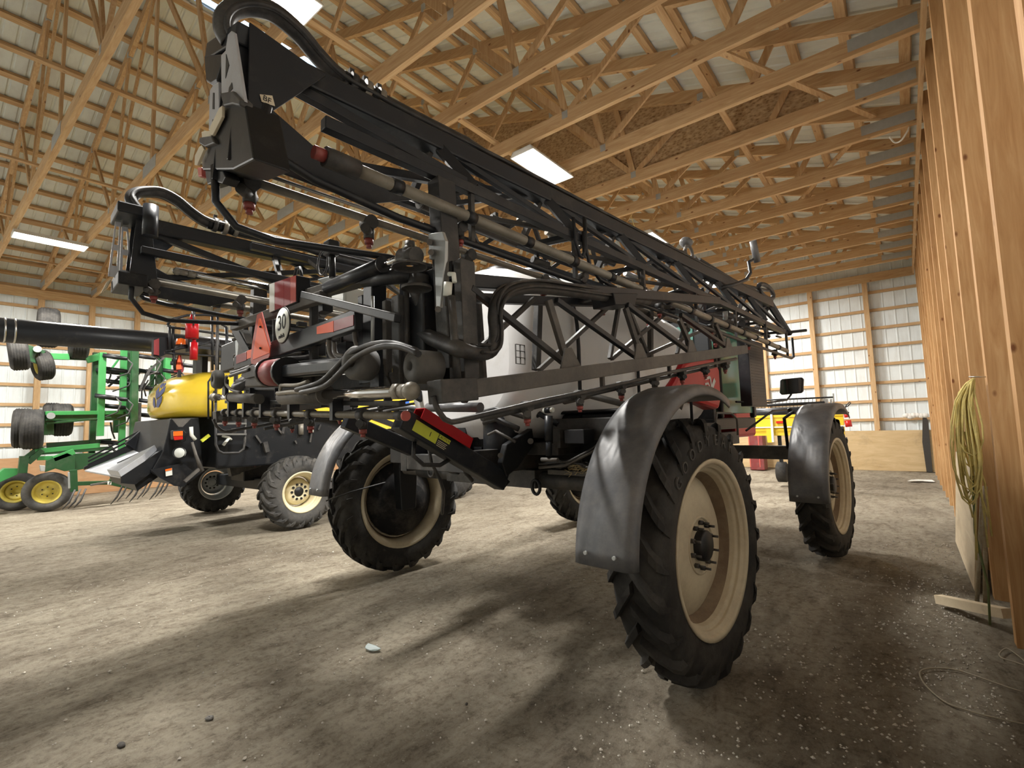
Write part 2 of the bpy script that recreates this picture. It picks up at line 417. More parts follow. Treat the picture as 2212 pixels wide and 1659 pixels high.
# trusses
def make_truss():
    t = empty('roof_truss', (0, 0, 0))
    th = .076
    MB().box(XL, XR+.1, -th/2, th/2, ZC, ZC+.225).build('bottom_chord', 'wood_x', t)
    hh = .19
    for sg in (1, -1):
        x0 = XR if sg > 0 else XL
        MB().prism([(x0, -th/2, roofz(x0)), (XC, -th/2, roofz(XC)), (XC, -th/2, roofz(XC)-hh*1.05), (x0, -th/2, roofz(x0)-hh*1.05)], (0, th, 0)).build('top_chord', 'wood_x', t)
        bj = [abs(XR+3.76), abs(XR+7.45)]
        X = lambda d: (XR-d) if sg > 0 else (XL+d)
        T = lambda d: V((X(d), 0, roofz(X(d))-.14)); B = lambda d: V((X(d), 0, ZC+.16))
        for a, b in ((T(2.95), B(4.27)), (B(4.27), T(6.1)), (T(6.1), B(7.9)), (B(7.9), T(8.9)), (B(7.9), T(10.45)), (T(1.6), B(1.9)), (T(4.6), B(4.27))):
            up = (0, 1, 0)
            MB().bar(a, b, .10, .04, up=up).build('web', 'wood_z', t)
        for c in (B(4.27), B(7.9), T(2.95), T(6.1), T(8.9)):
            MB().box(c.x-.05, c.x+.05, -.040, .040, c.z-.06, c.z+.06).build('connector_plate', 'galvanized', t)
        MB().box(min(X(.05), X(.75)), max(X(.05), X(.75)), -.041, .041, ZC+.06, ZC+.225).build('connector_plate', 'galvanized', t)
    MB().bar((XC, 0, ZC+.2), (XC, 0, roofz(XC)-.1), .10, .04, up=(0, 1, 0)).build('web', 'wood_z', t)
    MB().box(XC-.35, XC+.35, -.043, .043, ZC+.03, ZC+.25).build('connector_plate', 'galvanized', t)
    return t
K0, K1 = -7, 9
t0 = make_truss()
for k in range(K0, K1+1):
    t = t0 if k == K0 else tree_copy(t0)
    t.location = (0, TY0+k*S, 0)
    tag(t, 'pale lumber roof truss spanning the shed, %s truss counted from the far end wall' % nth(K1-k), 'roof truss', 'roof trusses of the shed')
# strand board cladding on one truss
m_ = TY0+1*S
mb = MB(); mb.prism([(-.7, m_+.037, ZC+.10), (-9.9, m_+.037, ZC+.10), (-9.9, m_+.037, roofz(-9.9)-.2), (-.7, m_+.037, roofz(-.7)-.2)], (0, .012, 0))
tag(rec(mb.build('strand_board_panel', 'strand_board')), 'brown strand board sheeting covering one roof truss behind the long tube lamp', 'panel')
# long boards on the bottom chords
for x, z, nm in ((-1.93, ZC+.3, 'nearest the right wall'), (-5.2, ZC+.3, 'above the tube lamps by the sprayer'), (-14.95, ZC+.3, 'above the tube lamp on the left'), (-18.3, ZC+.3, 'nearest the left wall'), (-11.8, ZC+.3, 'left of the roof ridge'), (-8.4, ZC+.3, 'right of the roof ridge')):
    mb = MB(); mb.box(x-.045, x+.045, TY0+K0*S, YB-.3, z-.02, z+.02)
    tag(rec(mb.build('lateral_brace', 'wood_y')), 'long pale board lying across the truss bottoms, %s' % nm, 'brace board')
for (a, b, nm) in (((-1.8, 6.2), (-.05, 9.85), 'slanting towards the right wall'), ((-.15, 10.0), (-1.8, 13.1), 'slanting back from the right wall beyond the first'), ((-20.3, 3.0), (-18.45, 6.3), 'slanting from the left wall')):
    mb = MB(); mb.bar((a[0], a[1], ZC+.32), (b[0], b[1], ZC+.32), .09, .036)
    tag(rec(mb.build('diagonal_brace', 'wood_y')), 'diagonal board nailed over the truss bottoms, %s' % nm, 'brace board')

# posts and girts
pk = 0
Ys = [2.95+k*S for k in range(-5, 14)]
Ys = [y for y in Ys if YF+.3 < y < YB-.2]
for i, y in enumerate(Ys):
    mb = MB(); mb.box(XR, XR+.26, y-.068, y+.068, -.05, ZC+.02)
    o = rec(mb.build('wall_post', 'wood_post')); tag(o, 'light lumber post on the right wall, %s from the far corner' % nth(len(Ys)-1-i), 'post', 'posts along the right wall')
Yl = [TY0+k*S for k in range(K0, K1+1)]
for i, y in enumerate(Yl):
    mb = MB(); mb.box(XL-.02, XL+.15, y-.07, y+.07, -.05, ZC)
    o = rec(mb.build('wall_post', 'wood_z')); tag(o, 'lumber post on the left wall, %s from the far corner' % nth(len(Yl)-1-i), 'post', 'posts along the left wall')
Xb = [-.78-1.575*i for i in range(13)]
for i, x in enumerate(Xb):
    mb = MB(); mb.box(x-.07, x+.07, YB-.24, YB-.04, -.05, ZC+.05 if i % 2 else ZC-.0)
    o = rec(mb.build('wall_post', 'wood_z')); tag(o, 'lumber post on the far end wall, %s from the right corner' % nth(i), 'post', 'posts along the far end wall')
for j in range(9):
    z = 1.62+j*.6
    mb = MB(); mb.box(XL, XR+.2, YB-.04, YB+.02, z-.045, z+.045)
    tag(rec(mb.build('wall_girt', 'wood_x')), 'horizontal board across the far end wall, %s above the kick board' % nth(j), 'wall girt', 'girts of the far end wall')
    mb = MB(); mb.box(XL-.04, XL+.015, YF+.1, YB-.1, z-.045, z+.045)
    tag(rec(mb.build('wall_girt', 'wood_y')), 'horizontal board along the left wall, %s above the kick board' % nth(j), 'wall girt', 'girts of the left wall')
    mb = MB(); mb.box(XR+.262, XR+.32, YF+.1, YB-.1, z-.045, z+.045)
    tag(rec(mb.build('wall_girt', 'wood_y')), 'horizontal board behind the posts of the right wall, %s from the floor' % nth(j), 'wall girt', 'girts of the right wall')
structure(MB().box(XL-.0, XR+.3, YB-.30, YB-.242, 0, 1.27).build('baseboard_back', 'plywood'))
structure(MB().box(XL+.152, XL+.19, YF+.1, YB-.3, 0, 1.24).build('baseboard_left', 'kick_board'))
structure(MB().box(XL+.152, XL+.19, YF+.1, YB-.1, ZC-.28, ZC-.002).build('trim_2', 'wood_y'))
structure(MB().box(XL+.2, XR, YB-.3, YB-.242, ZC-.22, ZC+.04).build('trim_3', 'wood_x'))
structure(MB().box(XR-.04, XR-.002, YF+.1, YB-.35, ZC-.2, ZC+.0).build('trim_4', 'wood_y'))

# lamps
def make_lamp():
    t = empty('shop_light', (0, 0, 0))
    mb = MB(); w, l = .24, .62
    mb.prism([(-w, -l, -.02), (-w+.06, -l, .07), (w-.06, -l, .07), (w, -l, -.02), (w-.015, -l, -.02), (w-.07, -l, .058), (-w+.07, -l, .058), (-w+.015, -l, -.02)], (0, 2*l, 0))
    for y in (-l, l-.012): mb.prism([(-w, y, -.02), (-w+.06, y, .07), (w-.06, y, .07), (w, y, -.02)], (0, .012, 0))
    mb.build('housing', 'lamp_housing', t)
    for i in range(6):
        x = -.165+i*.066
        MB().cyl((x, -l+.03, .012), (x, l-.03, .012), .014, 8).build('lamp_tube', 'tube_glow', t)
    mb = MB()
    for i in range(9):
        y = -l+.08+i*.133; mb.box(-w+.02, w-.02, y-.002, y+.002, -.025, -.018)
    mb.build('wire_guard', 'steel', t)
    mb = MB()
    for y in (-l+.1, l-.1): mb.tube([(0, y, .07), (0, y, .17)], .004, 5)
    mb.build('hanger', 'steel', t)
    return t
lamp0 = make_lamp()
LP = [(-4.58, 6.77, 'bright tube lamp hanging over the middle of the nearer boom'), (-4.66, 1.95, 'bright tube lamp at the top edge of the picture above the boom end'),
      (-4.55, 11.45, 'bright tube lamp half hidden behind the far part of the boom'), (-14.75, 1.95, 'bright tube lamp high on the left above the folded green cultivator'),
      (-14.75, 6.77, 'tube lamp over the left bay behind the raised booms'), (-14.75, 11.45, 'farther tube lamp over the left bay'), (-4.6, 16.3, 'farthest tube lamp over the right bay'),
      (-14.75, 16.3, 'farthest tube lamp over the left bay'), (-14.75, -2.9, 'tube lamp over the left bay behind the viewer')]
for i, (x, y, lb) in enumerate(LP):
    t = lamp0 if i == 0 else tree_copy(lamp0)
    t.location = (x, y, 6.2)
    tag(t, lb, 'lamp', 'tube lamps under the trusses')
PWR = 520
for x, y, _ in LP:
    ld = bpy.data.lights.new('lamp_light', 'AREA'); ld.shape = 'RECTANGLE'; ld.size = .44; ld.size_y = 1.2; ld.energy = PWR; ld.color = (1, .97, .915)
    lo = bpy.data.objects.new('lamp_light', ld); COL.objects.link(lo); lo.location = (x, y, 6.165)

# ================================================================== THE SPRAYER
SP = empty('field_sprayer', SO, -HA)
tag(SP, 'high black field sprayer with folded truss booms, grey tank and cream rims', 'sprayer')

def tire_mesh(R, w, rimr, nl, lugh=.045, sweep=.42, lugw=.042):
    mb = MB(); h = w/2; Rb = R-lugh
    prof = [(-h*.80, rimr-.005), (-h*.92, rimr+.03), (-h, (rimr+Rb)/2), (-h*.985, Rb-.10), (-h*.90, Rb-.035), (-h*.72, Rb-.008), (0, Rb+.004),
            (h*.72, Rb-.008), (h*.90, Rb-.035), (h*.985, Rb-.10), (h, (rimr+Rb)/2), (h*.92, rimr+.03), (h*.80, rimr-.005)]
    mb.lathe(prof, (0, 0, 0), (1, 0, 0), 64)
    def surf(x, r, a): return V((x, r*math.sin(a), r*math.cos(a)))
    for sd in (1, -1):
        for k in range(nl):
            a0 = 2*PI*(k+(0 if sd > 0 else .5))/nl; secs = []
            # path from the centre line over the shoulder and down the side wall
            path = [(-.03*h, R, 0), (.35*h, R-.002, .36), (.72*h, R-.012, .72), (.93*h, R-.036, .92), (1.015*h, Rb-.045, 1.05), (1.03*h, Rb-.12, 1.2)]
            for i, (x, r, t) in enumerate(path):
                a = a0-sweep*t*.62; wd = lugw*(1.05 if i < 4 else (.8 if i == 4 else .35))/R*.5*1.25
                din = .06 if i < 3 else (.06 if i == 3 else .0)
                if i < 4: lo = (x, r-din)
                else: lo = (x-.035, r-.002)
                secs.append([surf(sd*x, r, a-wd*.8), surf(sd*x, r, a+wd*.8), surf(sd*lo[0], lo[1], a+wd*1.35), surf(sd*lo[0], lo[1], a-wd*1.35)])
            mb.loft(secs, smooth=False)
    return mb
def rim_mb(w, rimr, deep=.13, dish=1):
    h = w/2; p = [(-h*.84, rimr-.0), (-h*.9, rimr+.022), (-h*.86, rimr+.024), (-h*.78, rimr-.02), (-h*.6, rimr-.055), (-h*.3, rimr-.075), (h*.1, rimr-.075), (h*.45, rimr-.06), (h*.62, rimr-.03), (h*.78, rimr-.018),
                  (h*.80, rimr+.0), (h*.86, rimr+.024), (h*.92, rimr+.022), (h*.90, rimr-.002), (h*.84, rimr-.014), (h*.74, rimr-.016), (h*.72, rimr-.036), (h*.66, rimr-.040), (h*.60, rimr-.036), (h*.56, rimr-.040), (h*.54, rimr-.060), (h*.46, rimr-.064), (h*.30, rimr-.07)]
    q = [(h*-.16, rimr-.10), (h*-.08, rimr-.125), (h*.14, rimr*.66), (h*.30, rimr*.36), (h*.24, rimr*.30), (h*.24, .0005)]
    return MB().lathe(p, (0, 0, 0), (1, 0, 0), 56).lathe(q, (0, 0, 0), (1, 0, 0), 56)
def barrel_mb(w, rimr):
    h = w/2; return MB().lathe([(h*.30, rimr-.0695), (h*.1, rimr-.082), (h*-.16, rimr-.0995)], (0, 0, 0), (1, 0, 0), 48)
tmb = tire_mesh(.884, .35, .58, 22, .048, .46, .052)
rmb = rim_mb(.36, .575)
wheel_proto = None
def build_wheel():
    w = rmb.build('wheel_rim', 'rim_cream', SP)
    tmb.build('tire', 'rubber', w)
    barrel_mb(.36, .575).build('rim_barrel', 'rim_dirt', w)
    MB().lathe([(.04, .20), (.058, .197), (.058, .185), (.045, .18)], (0, 0, 0), (1, 0, 0), 28).build('hub_flange', 'rim_cream', w)
    MB().lathe([(.03, .105), (.09, .105), (.102, .095), (.102, .001)], (0, 0, 0), (1, 0, 0), 22).build('hub_cap', 'black_plain', w)
    for k in range(10):
        a = 2*PI*k/10+.15; c = V((0, .152*math.sin(a), .152*math.cos(a)))
        MB().cyl(c+V((.045, 0, 0)), c+V((.075, 0, 0)), .016, 6).cyl(c+V((.07, 0, 0)), c+V((.115, 0, 0)), .009, 8).build('wheel_nut', 'frame_dusty', w)
    # final drive seen from the inner side
    MB().lathe([(-.035, .46), (-.06, .46), (-.10, .42), (-.16, .34), (-.22, .24), (-.26, .19), (-.34, .18), (-.34, .001)], (0, 0, 0), (1, 0, 0), 26).build('final_drive', 'drive_black', w)
    return w
w0 = build_wheel()
wheels = {}
for nm, x, y, fl, rot in (('RR', 1.945, .05, 0, .1), ('RL', -1.98, .16, 1, .5), ('RF', 1.93, 4.0, 0, .9), ('LF', -1.95, 4.0, 1, .2)):
    w = w0 if nm == 'RR' else tree_copy(w0, SP)
    w.location = (x, y, .887); w.rotation_euler = (rot if not fl else -rot, 0, PI if fl else 0)
    wheels[nm] = w
# raised lettering on the near tire's side wall
ltr = empty('x', (0, 0, 0)); bpy.data.objects.remove(ltr)
word = 'GOODYEAR'
for i, ch in enumerate(word):
    a = math.radians(-37+i*10.5)-.1
    r = .725; c = V((.1765, r*math.sin(a), r*math.cos(a)))
    m = frame(c, (0, math.cos(a), -math.sin(a)), (0, math.sin(a), math.cos(a)))
    letters(ch, .105, 'rubber_dusty', 'side_wall_lettering', wheels['RR'], m, .006)

# fenders
def fender(cx, cy, x0, x1, a0, a1, R=1.02, zc=.92, seg=26, name='fender', tail=0):
    prof = lambda rr, t: [(x0, -.07), (x0+.01, -.012), (x0+.05, .0), (x1-.06, .0), (x1-.012, -.012), (x1, -.07)]
    so, si = [], []
    for i in range(seg+1):
        a = math.radians(a0+(a1-a0)*i/seg); d = V((0, math.cos(a), math.sin(a)))
        dent = 0
        P = prof(R, i)
        outer = [V((cx*0+x, cy, zc))+d*(R+dr) for x, dr in P]; inner = [V((x+(.008 if k < 3 else -.008), cy, zc))+d*(R+dr-.012) for k, (x, dr) in enumerate(P)]
        so.append(outer+inner[::-1])
    if tail:
        last = so[0]; so.insert(0, [p+V((0, .0, -tail)) for p in last])
    mb = MB().loft(so, closed=True, smooth=True)
    o = mb.build(name, 'fender_plastic', SP)
    for x in (x0+.1, x1-.1):
        a = math.radians(a0); p = V((x, cy, zc))+V((0, math.cos(a), math.sin(a)))*R+V((0, -.004, .07-tail))
        MB().cyl(p, p+V((0, -.014, 0)), .011, 8).build('bolt', 'galvanized', o)
    return o
fender(0, 0, 1.74, 2.125, 178, 66, R=1.075, zc=.93)
fender(0, .16, -2.18, -1.80, 178, 66, R=1.075, zc=1.0)
fender(0, 4.0, 1.76, 2.17, 186, 60, R=1.03, zc=.90)
fender(0, 4.0, -2.17, -1.76, 186, 60, R=1.03, zc=.90)

# axles, legs, frame
def fr(name, mb, mat='frame_dusty', bevel=.006, parent=SP): return mb.build(name, mat, parent, bevel)
fr('rear_axle', MB().cyl((-1.25, 0, 1.27), (1.25, 0, 1.27), .075, 16).box(-.62, .62, -.12, .12, 1.20, 1.36))
fr('axle_tube', MB().cyl((1.2, 0, 1.27), (1.62, 0, 1.27), .055, 14), 'dusty_beam')
fr('axle_tube', MB().cyl((-1.2, 0, 1.27), (-1.62, 0, 1.27), .055, 14), 'dusty_beam')
fr('front_axle', MB().box(-1.6, 1.6, 3.93, 4.08, 1.2, 1.38))
for sx, y in ((1, 0), (-1, .04), (1, 4), (-1, 4)):
    x = sx*1.62
    fr('wheel_leg', MB().prism([(x-.07, y-.13, 1.38), (x-.07, y+.13, 1.38), (x-.07, y+.10, .80), (x-.07, y-.10, .80)], (.14, 0, 0)), 'black_plain', .01)
for sx in (1, -1):
    fr('frame_rail', MB().box(sx*.46-.05, sx*.46+.05, -.75, 5.1, 1.36, 1.56))
for y in (-.7, .9, 2.2, 3.4, 4.9):
    fr('cross_member', MB().box(-.41, .41, y-.05, y+.05, 1.38, 1.52))
for sx in (1, -1):                         # fender brackets
    for y in (0., 4.0):
        fr('fender_bracket', MB().tube([(sx*1.55, y-.1, 1.35), (sx*1.6, y-.35, 1.75), (sx*1.75, y-.45, 1.84)], .02, 8), 'black_plain', 0)
# tow ring
rg = MB().tube([sl(1158, 1052, 1, -.12)+V((.045*math.cos(t*PI/8), 0, .062*math.sin(t*PI/8))) for t in range(16)], .015, 8, True)
rg.build('tow_ring', 'black_plain', SP)
rg = MB().tube([sl(931, 1020, 1, -.12)+V((.05*math.cos(t*PI/8), 0, .05*math.sin(t*PI/8))) for t in range(16)], .012, 8, True)
rg.build('tow_ring', 'frame_dusty', SP)
# fine rope from left fender to wheel hub
MB().tube([sl(704, 1082, 0, -1.80), sl(760, 1062, 0, -1.76), sl(832, 1042, 0, -1.72)], .009, 6).build('tie_rope', 'hose_black', SP)

# tank: rounded body with saddle bands
def rrect(w, z0, z1, y, n=40, e=3.2):
    cz = (z0+z1)/2; hz = (z1-z0)/2; out = []
    for k in range(n):
        t = 2*PI*k/n; c, s = math.cos(t), math.sin(t)
        out.append(V((w*math.copysign(abs(c)**(2/e), c), y, cz+hz*math.copysign(abs(s)**(2/e), s))))
    return out
EE = 2.7
secs = [rrect(w_, a_, b_, y_, 44, EE) for w_, a_, b_, y_ in ((.66, 1.82, 2.95, -.44), (.84, 1.68, 3.14, -.40), (.91, 1.60, 3.22, -.31), (.94, 1.57, 3.27, .1), (.955, 1.56, 3.28, .42), (.945, 1.56, 3.27, .46), (.96, 1.56, 3.28, .50),
        (.97, 1.56, 3.28, 1.5), (.955, 1.56, 3.27, 1.54), (.97, 1.56, 3.26, 1.58), (.96, 1.56, 3.12, 2.5), (.90, 1.60, 2.88, 3.0), (.72, 1.7, 2.5, 3.22))]
tank = MB().loft(secs).build('tank', 'tank_white', SP)
MB().lathe([(0, .22), (.10, .22), (.12, .20), (.12, .001)], (0, .2, 3.25), (0, 0, 1), 24).build('tank_lid', 'black_plain', tank)
MB().lathe([(0, .26), (.18, .25), (.24, .12), (.24, .001)], (0, 1.3, 3.24), (0, 0, 1), 24).build('tank_dome', 'tank_white', tank)
# faint square marking and filler label
lb = sl(1128, 762, 0, .955)
mbx = MB()
for q in range(4):
    y0 = lb.y-.07; z0 = lb.z-.09+q*.05
    mbx.box(.945, .958, y0, y0+.10, z0, z0+.003)
for q in range(3):
    mbx.box(.945, .958, lb.y-.07+q*.05, lb.y-.068+q*.05, lb.z-.09, lb.z+.06)
mbx.build('printed_mark', 'dusty_beam', tank)
for y in (.1, 1.1, 2.3):
    MB().tube([(.975, y, 1.58)]+[(.97*math.copysign(abs(math.cos(t))**.74, math.cos(t))*1.015, y, 2.42+.87*math.copysign(abs(math.sin(t))**.74, math.sin(t))) for t in [PI*k/24 for k in range(0, 25)]]+[(-.975, y, 1.58)], .018, 6).build('tank_band', 'boom_black', tank)
fr('tank_cradle', MB().box(-.95, .95, -.2, 3.0, 1.50, 1.60).box(-.98, -.9, -.2, 3.0, 1.56, 1.72).box(.9, .98, -.2, 3.0, 1.56, 1.72), 'frame_dusty')
fr('tank_post', MB().bar(sl(1030, 640, 0, 1.02), sl(1044, 838, 0, 1.0), .05), 'frame_dusty')
fr('tank_post', MB().bar(sl(1163, 655, 0, 1.02), sl(1158, 800, 0, 1.02), .055), 'frame_dusty')
fr('tank_post', MB().bar(sl(1405, 700, 0, 1.02), sl(1405, 780, 0, 1.02), .05), 'frame_dusty')
# cab
cab = fr('cab', MB().box(-.78, .82, 3.35, 3.45, 1.75, 3.2).box(-.8, .84, 3.3, 5.0, 3.2, 3.36).box(-.78, .82, 3.35, 5.0, 1.62, 1.78).box(.76, .84, 3.6, 3.68, 1.78, 3.2).box(.76, .84, 4.9, 5.0, 1.78, 3.2).box(-.8, -.72, 4.9, 5.0, 1.78, 3.2).box(-.8, -.72, 3.6, 3.68, 1.78, 3.2), 'black_plain', .02)
MB().box(.79, .81, 3.68, 4.9, 1.85, 3.18).build('cab_window', 'cab_glass', cab)
MB().box(-.77, -.75, 3.68, 4.9, 1.85, 3.18).build('cab_window', 'cab_glass', cab)
MB().box(-.72, .76, 4.94, 4.96, 1.85, 3.18).build('cab_window', 'cab_glass', cab)
MB().box(-.6, .6, 3.33, 3.36, 2.4, 3.1).build('cab_window', 'cab_glass', cab)
# perforated screen panel beside the cab
pz = fr('screen_panel', MB().box(1.05, 1.20, 3.72, 4.35, 1.93, 2.86), 'boom_black', .01)
for j in range(20):
    MB().box(1.199, 1.203, 3.78, 4.29, 2.02+j*.04, 2.027+j*.04).build('screen_slat', 'frame_dusty', pz)
# red side hood with letter mark
hp = [sl(x, y, 0, 1.03) for x, y in ((1443, 848), (1462, 815), (1478, 782), (1500, 770), (1545, 770), (1556, 800), (1560, 862), (1555, 885))]
hood = MB().prism(hp, (-.7, 0, 0)).build('side_hood', 'paint_red', SP, .05)
def strip(pts, w, mat, name, parent, off=.0):
    mb = MB()
    for a, b in zip(pts[:-1], pts[1:]): mb.bar(a, b, .004, w, up=(V(b)-V(a)).cross(V((1, 0, 0))))
    return mb.build(name, mat, parent)
gx = 1.034
strip([sl(1523, 818, 0, gx), sl(1534, 815, 0, gx), sl(1537, 838, 0, gx), sl(1543, 818, 0, gx)], .034, 'galvanized', 'letter_mark', hood)
strip([sl(1523, 830, 0, gx), sl(1530, 828, 0, gx), sl(1537, 846, 0, gx), sl(1545, 822, 0, gx)], .026, 'galvanized', 'letter_mark', hood)
fr('front_hood', MB().box(-.5, .5, 5.0, 6.0, 1.45, 2.1), 'paint_red', .06)
0 and fr('cab_ladder', MB().tube([(1.15, 4.55, 1.9), (1.2, 4.55, 1.35), (1.2, 4.95, 1.35), (1.15, 4.95, 1.9)], .02, 8).box(1.1, 1.3, 4.55, 4.95, 1.34, 1.37).box(1.1, 1.3, 4.55, 4.95, 1.6, 1.63), 'frame_dusty', 0)
fr('grab_rail', MB().tube([sl(1545, 935, 0, 1.35), sl(1548, 892, 0, 1.35), sl(1580, 893, 0, 1.35), sl(1592, 905, 0, 1.35), sl(1594, 940, 0, 1.35)], .013, 8), 'dusty_beam', 0)
# mirrors
am = MB().tube([sl(1590, 868, 0, 1.05), sl(1660, 870, 0, 1.2), sl(1700, 864, 0, 1.3), sl(1709, 852, 0, 1.3)], .014, 8).build('mirror_arm', 'black_plain', SP)
c = sl(1708, 835, 0, 1.3)
q = [sl(x, y, 1, c.y) for x, y in ((1685, 822), (1689, 819), (1731, 815), (1735, 819), (1734, 845), (1730, 849), (1688, 853), (1684, 849))]
MB().prism(q, (0, .06, 0)).build('mirror_case', 'black_plain', am, .008)
q2 = [p+(c-p)*.10+V((0, -.004, 0)) for p in q]
MB().prism([V((p.x, c.y-.004, p.z)) for p in q2], (0, .003, 0)).build('mirror_glass', 'mirror_glass', am)
am = MB().tube([sl(1556, 622, 0, 1.35), sl(1585, 615, 0, 1.4), sl(1612, 604, 0, 1.45), sl(1621, 590, 0, 1.45), sl(1617, 566, 0, 1.45), sl(1626, 561, 0, 1.45)], .022, 8).build('mirror_arm', 'boom_black', SP)
MB().tube([sl(1626, 520, 0, 1.45), sl(1636, 566, 0, 1.45)], .045, 10).build('mirror_case', 'fender_plastic', am)
am = MB().tube([sl(1612, 930, 0, 1.2), sl(1668, 888, 0, 1.3), sl(1700, 885, 0, 1.35)], .014, 8).build('marker_arm', 'black_plain', SP)
MB().ball(sl(1706, 886, 0, 1.35), (.05, .03, .035)).build('marker_lamp', 'black_plain', am)

# running gear clutter under the tank
fr('pump_box', MB().box(-.25, .5, -.35, .35, 1.55, 2.0), 'black_plain', .01)
fr('spring_can', MB().lathe([(0, .15), (.02, .16), (.30, .16), (.32, .15), (.32, .001)], (.42, -.32, 1.52), (0, 0, 1), 24), 'boom_black', 0)
fr('oil_tank', MB().box(.55, 1.55, .1, .55, 1.42, 1.84).box(.5, 1.6, .05, .6, 1.84, 1.87), 'black_plain', .02)
fr('hydraulic_block', MB().box(.75, 1.45, -.05, .1, 1.62, 1.8), 'frame_dusty', .01)
fr('filter_tube', MB().cyl(sl(925, 880, 1, -.75), sl(1038, 880, 1, -.75), .040, 14), 'fender_plastic', 0)
a = sl(1185, 898, 1, -.3); b = sl(1186, 985, 1, -.3)
sk = fr('shock_absorber', MB().cyl(a, a+(b-a)*.62, .034, 14).cyl(a+(b-a)*.6, b, .026, 12), 'boom_black', 0)
MB().cyl(a+V((-.05, 0, .045)), a+V((.05, 0, .045)), .02, 12).build('bushing', 'sign_white', sk)
MB().cyl(a+V((-.028, 0, .045)), a+V((.028, 0, .045)), .024, 12).build('eye', 'black_plain', sk)
MB().cyl(b+V((-.08, 0, -.03)), b+V((.09, 0, -.03)), .017, 10).build('lower_pin', 'dusty_beam', sk)
# hoses over the axle
rnd = random.Random(3)
for i in range(9):
    x0 = .7+rnd.random()*.7; pts = []
    for k in range(6):
        t = k/5; pts.append(V((x0+t*(.2+rnd.random()*.25), -.15+rnd.uniform(-.05, .1), 1.37+.05*math.sin(t*PI)+rnd.uniform(0, .06))))
    fr('hose', MB().tube(pts, .009, 6), 'hose_black', 0)
fr('hose', MB().tube([sl(1165, 1010, 1, -.2), sl(1220, 1005, 1, -.2), sl(1260, 985, 1, -.2), sl(1298, 965, 1, -.15)], .014, 7), 'dusty_beam', 0)
fr('hose', MB().tube([sl(1165, 1002, 1, -.22), sl(1230, 996, 1, -.22), sl(1270, 975, 1, -.2), sl(1300, 955, 1, -.15)], .011, 7), 'hose_black', 0)
mb = MB()
for i in range(140):
    c = V((1.0+rnd.random()*.35, -.12+rnd.random()*.16, 1.35+rnd.random()*.07)); d = V((rnd.uniform(-1, 1), rnd.uniform(-1, 1), rnd.uniform(-.3, .6))).normalized()*.05
    mb.bar(c-d, c+d, .003)
s_ = mb.build('straw_tuft', 'straw', SP); s_['kind'] = 'stuff'
MB().box(.75, 1.35, -.1, .15, 1.33, 1.37).build('axle_cover', 'dusty_beam', SP, .004)
mb = MB(); rnd = random.Random(5)
for i in range(26):                     # cast brackets, valves and pipes between frame and tank
    x = rnd.uniform(-.9, 1.2); y = rnd.uniform(-.55, .3); z = rnd.uniform(1.42, 1.9); s1, s2, s3 = [rnd.uniform(.03, .12) for _ in range(3)]
    MB().box(x-s1, x+s1, y-s2, y+s2, z-s3, z+s3).build('valve_block', 'black_plain', SP, .006)
for i in range(10):
    x = rnd.uniform(-.8, 1.3); y = rnd.uniform(-.6, .0); z = rnd.uniform(1.45, 1.95); l = rnd.uniform(.2, .6)
    fr('pipe', MB().tube([(x, y, z), (x+l*.5, y-.05, z+.03), (x+l, y+.02, z-.06)], rnd.choice((.012, .018, .025)), 8), rnd.choice(('frame_dusty', 'dusty_beam', 'hose_black', 'boom_black')), 0)

# lift arms between frame and rack
def arm(x, p0, p1, w=.11, h=.15, nm='lift_arm'):
    a = sl(*p0, 0, x); b = sl(*p1, 0, x)
    return fr(nm, MB().bar(a, b, w, h), 'boom_black', .012), a, b
A1, a1, b1 = arm(.62, (862, 905), (1085, 1040), .12, .15)
A2, a2, b2 = arm(-.35, (745, 908), (990, 1012), .10, .13)
arm(.62, (885, 765), (1010, 860), .07, .1); arm(-.62, (800, 790), (930, 870), .07, .1)
# yellow strip and caution label on the right arm
d = (b1-a1).normalized(); nrm = V((1, 0, 0)); up = nrm.cross(d)
up = up if up.z > 0 else -up
def on_arm(t, v, du=.0): return a1+d*t+up*v+V((.0615+du, 0, 0))
MB().prism([on_arm(.09, -.04), on_arm(.31, -.04), on_arm(.31, .04), on_arm(.09, .04)], (.002, 0, 0)).build('warning_strip', 'label_yellow', A1)
MB().prism([on_arm(.31, -.055), on_arm(.43, -.055), on_arm(.43, .045), on_arm(.31, .045)], (.002, 0, 0)).build('caution_label', 'ink_black', A1)
MB().prism([on_arm(.315, .01, .001), on_arm(.425, .01, .001), on_arm(.425, .04, .001), on_arm(.315, .04, .001)], (.002, 0, 0)).build('caution_band', 'label_yellow', A1)
letters('CAUTION', .026, 'ink_black', 'caution_text', A1, frame(on_arm(.37, .024, .0035), d, up), .0005)
for i in range(4):
    MB().prism([on_arm(.32, -.008-.012*i, .001), on_arm(.41-.01*(i % 2), -.008-.012*i, .001), on_arm(.41-.01*(i % 2), -.004-.012*i, .001), on_arm(.32, -.004-.012*i, .001)], (.002, 0, 0)).build('label_text_line', 'label_cream', A1)
letters('1', .05, 'ink_black', 'strip_mark', A1, frame(on_arm(.24, 0, .0035), d, up), .0005)
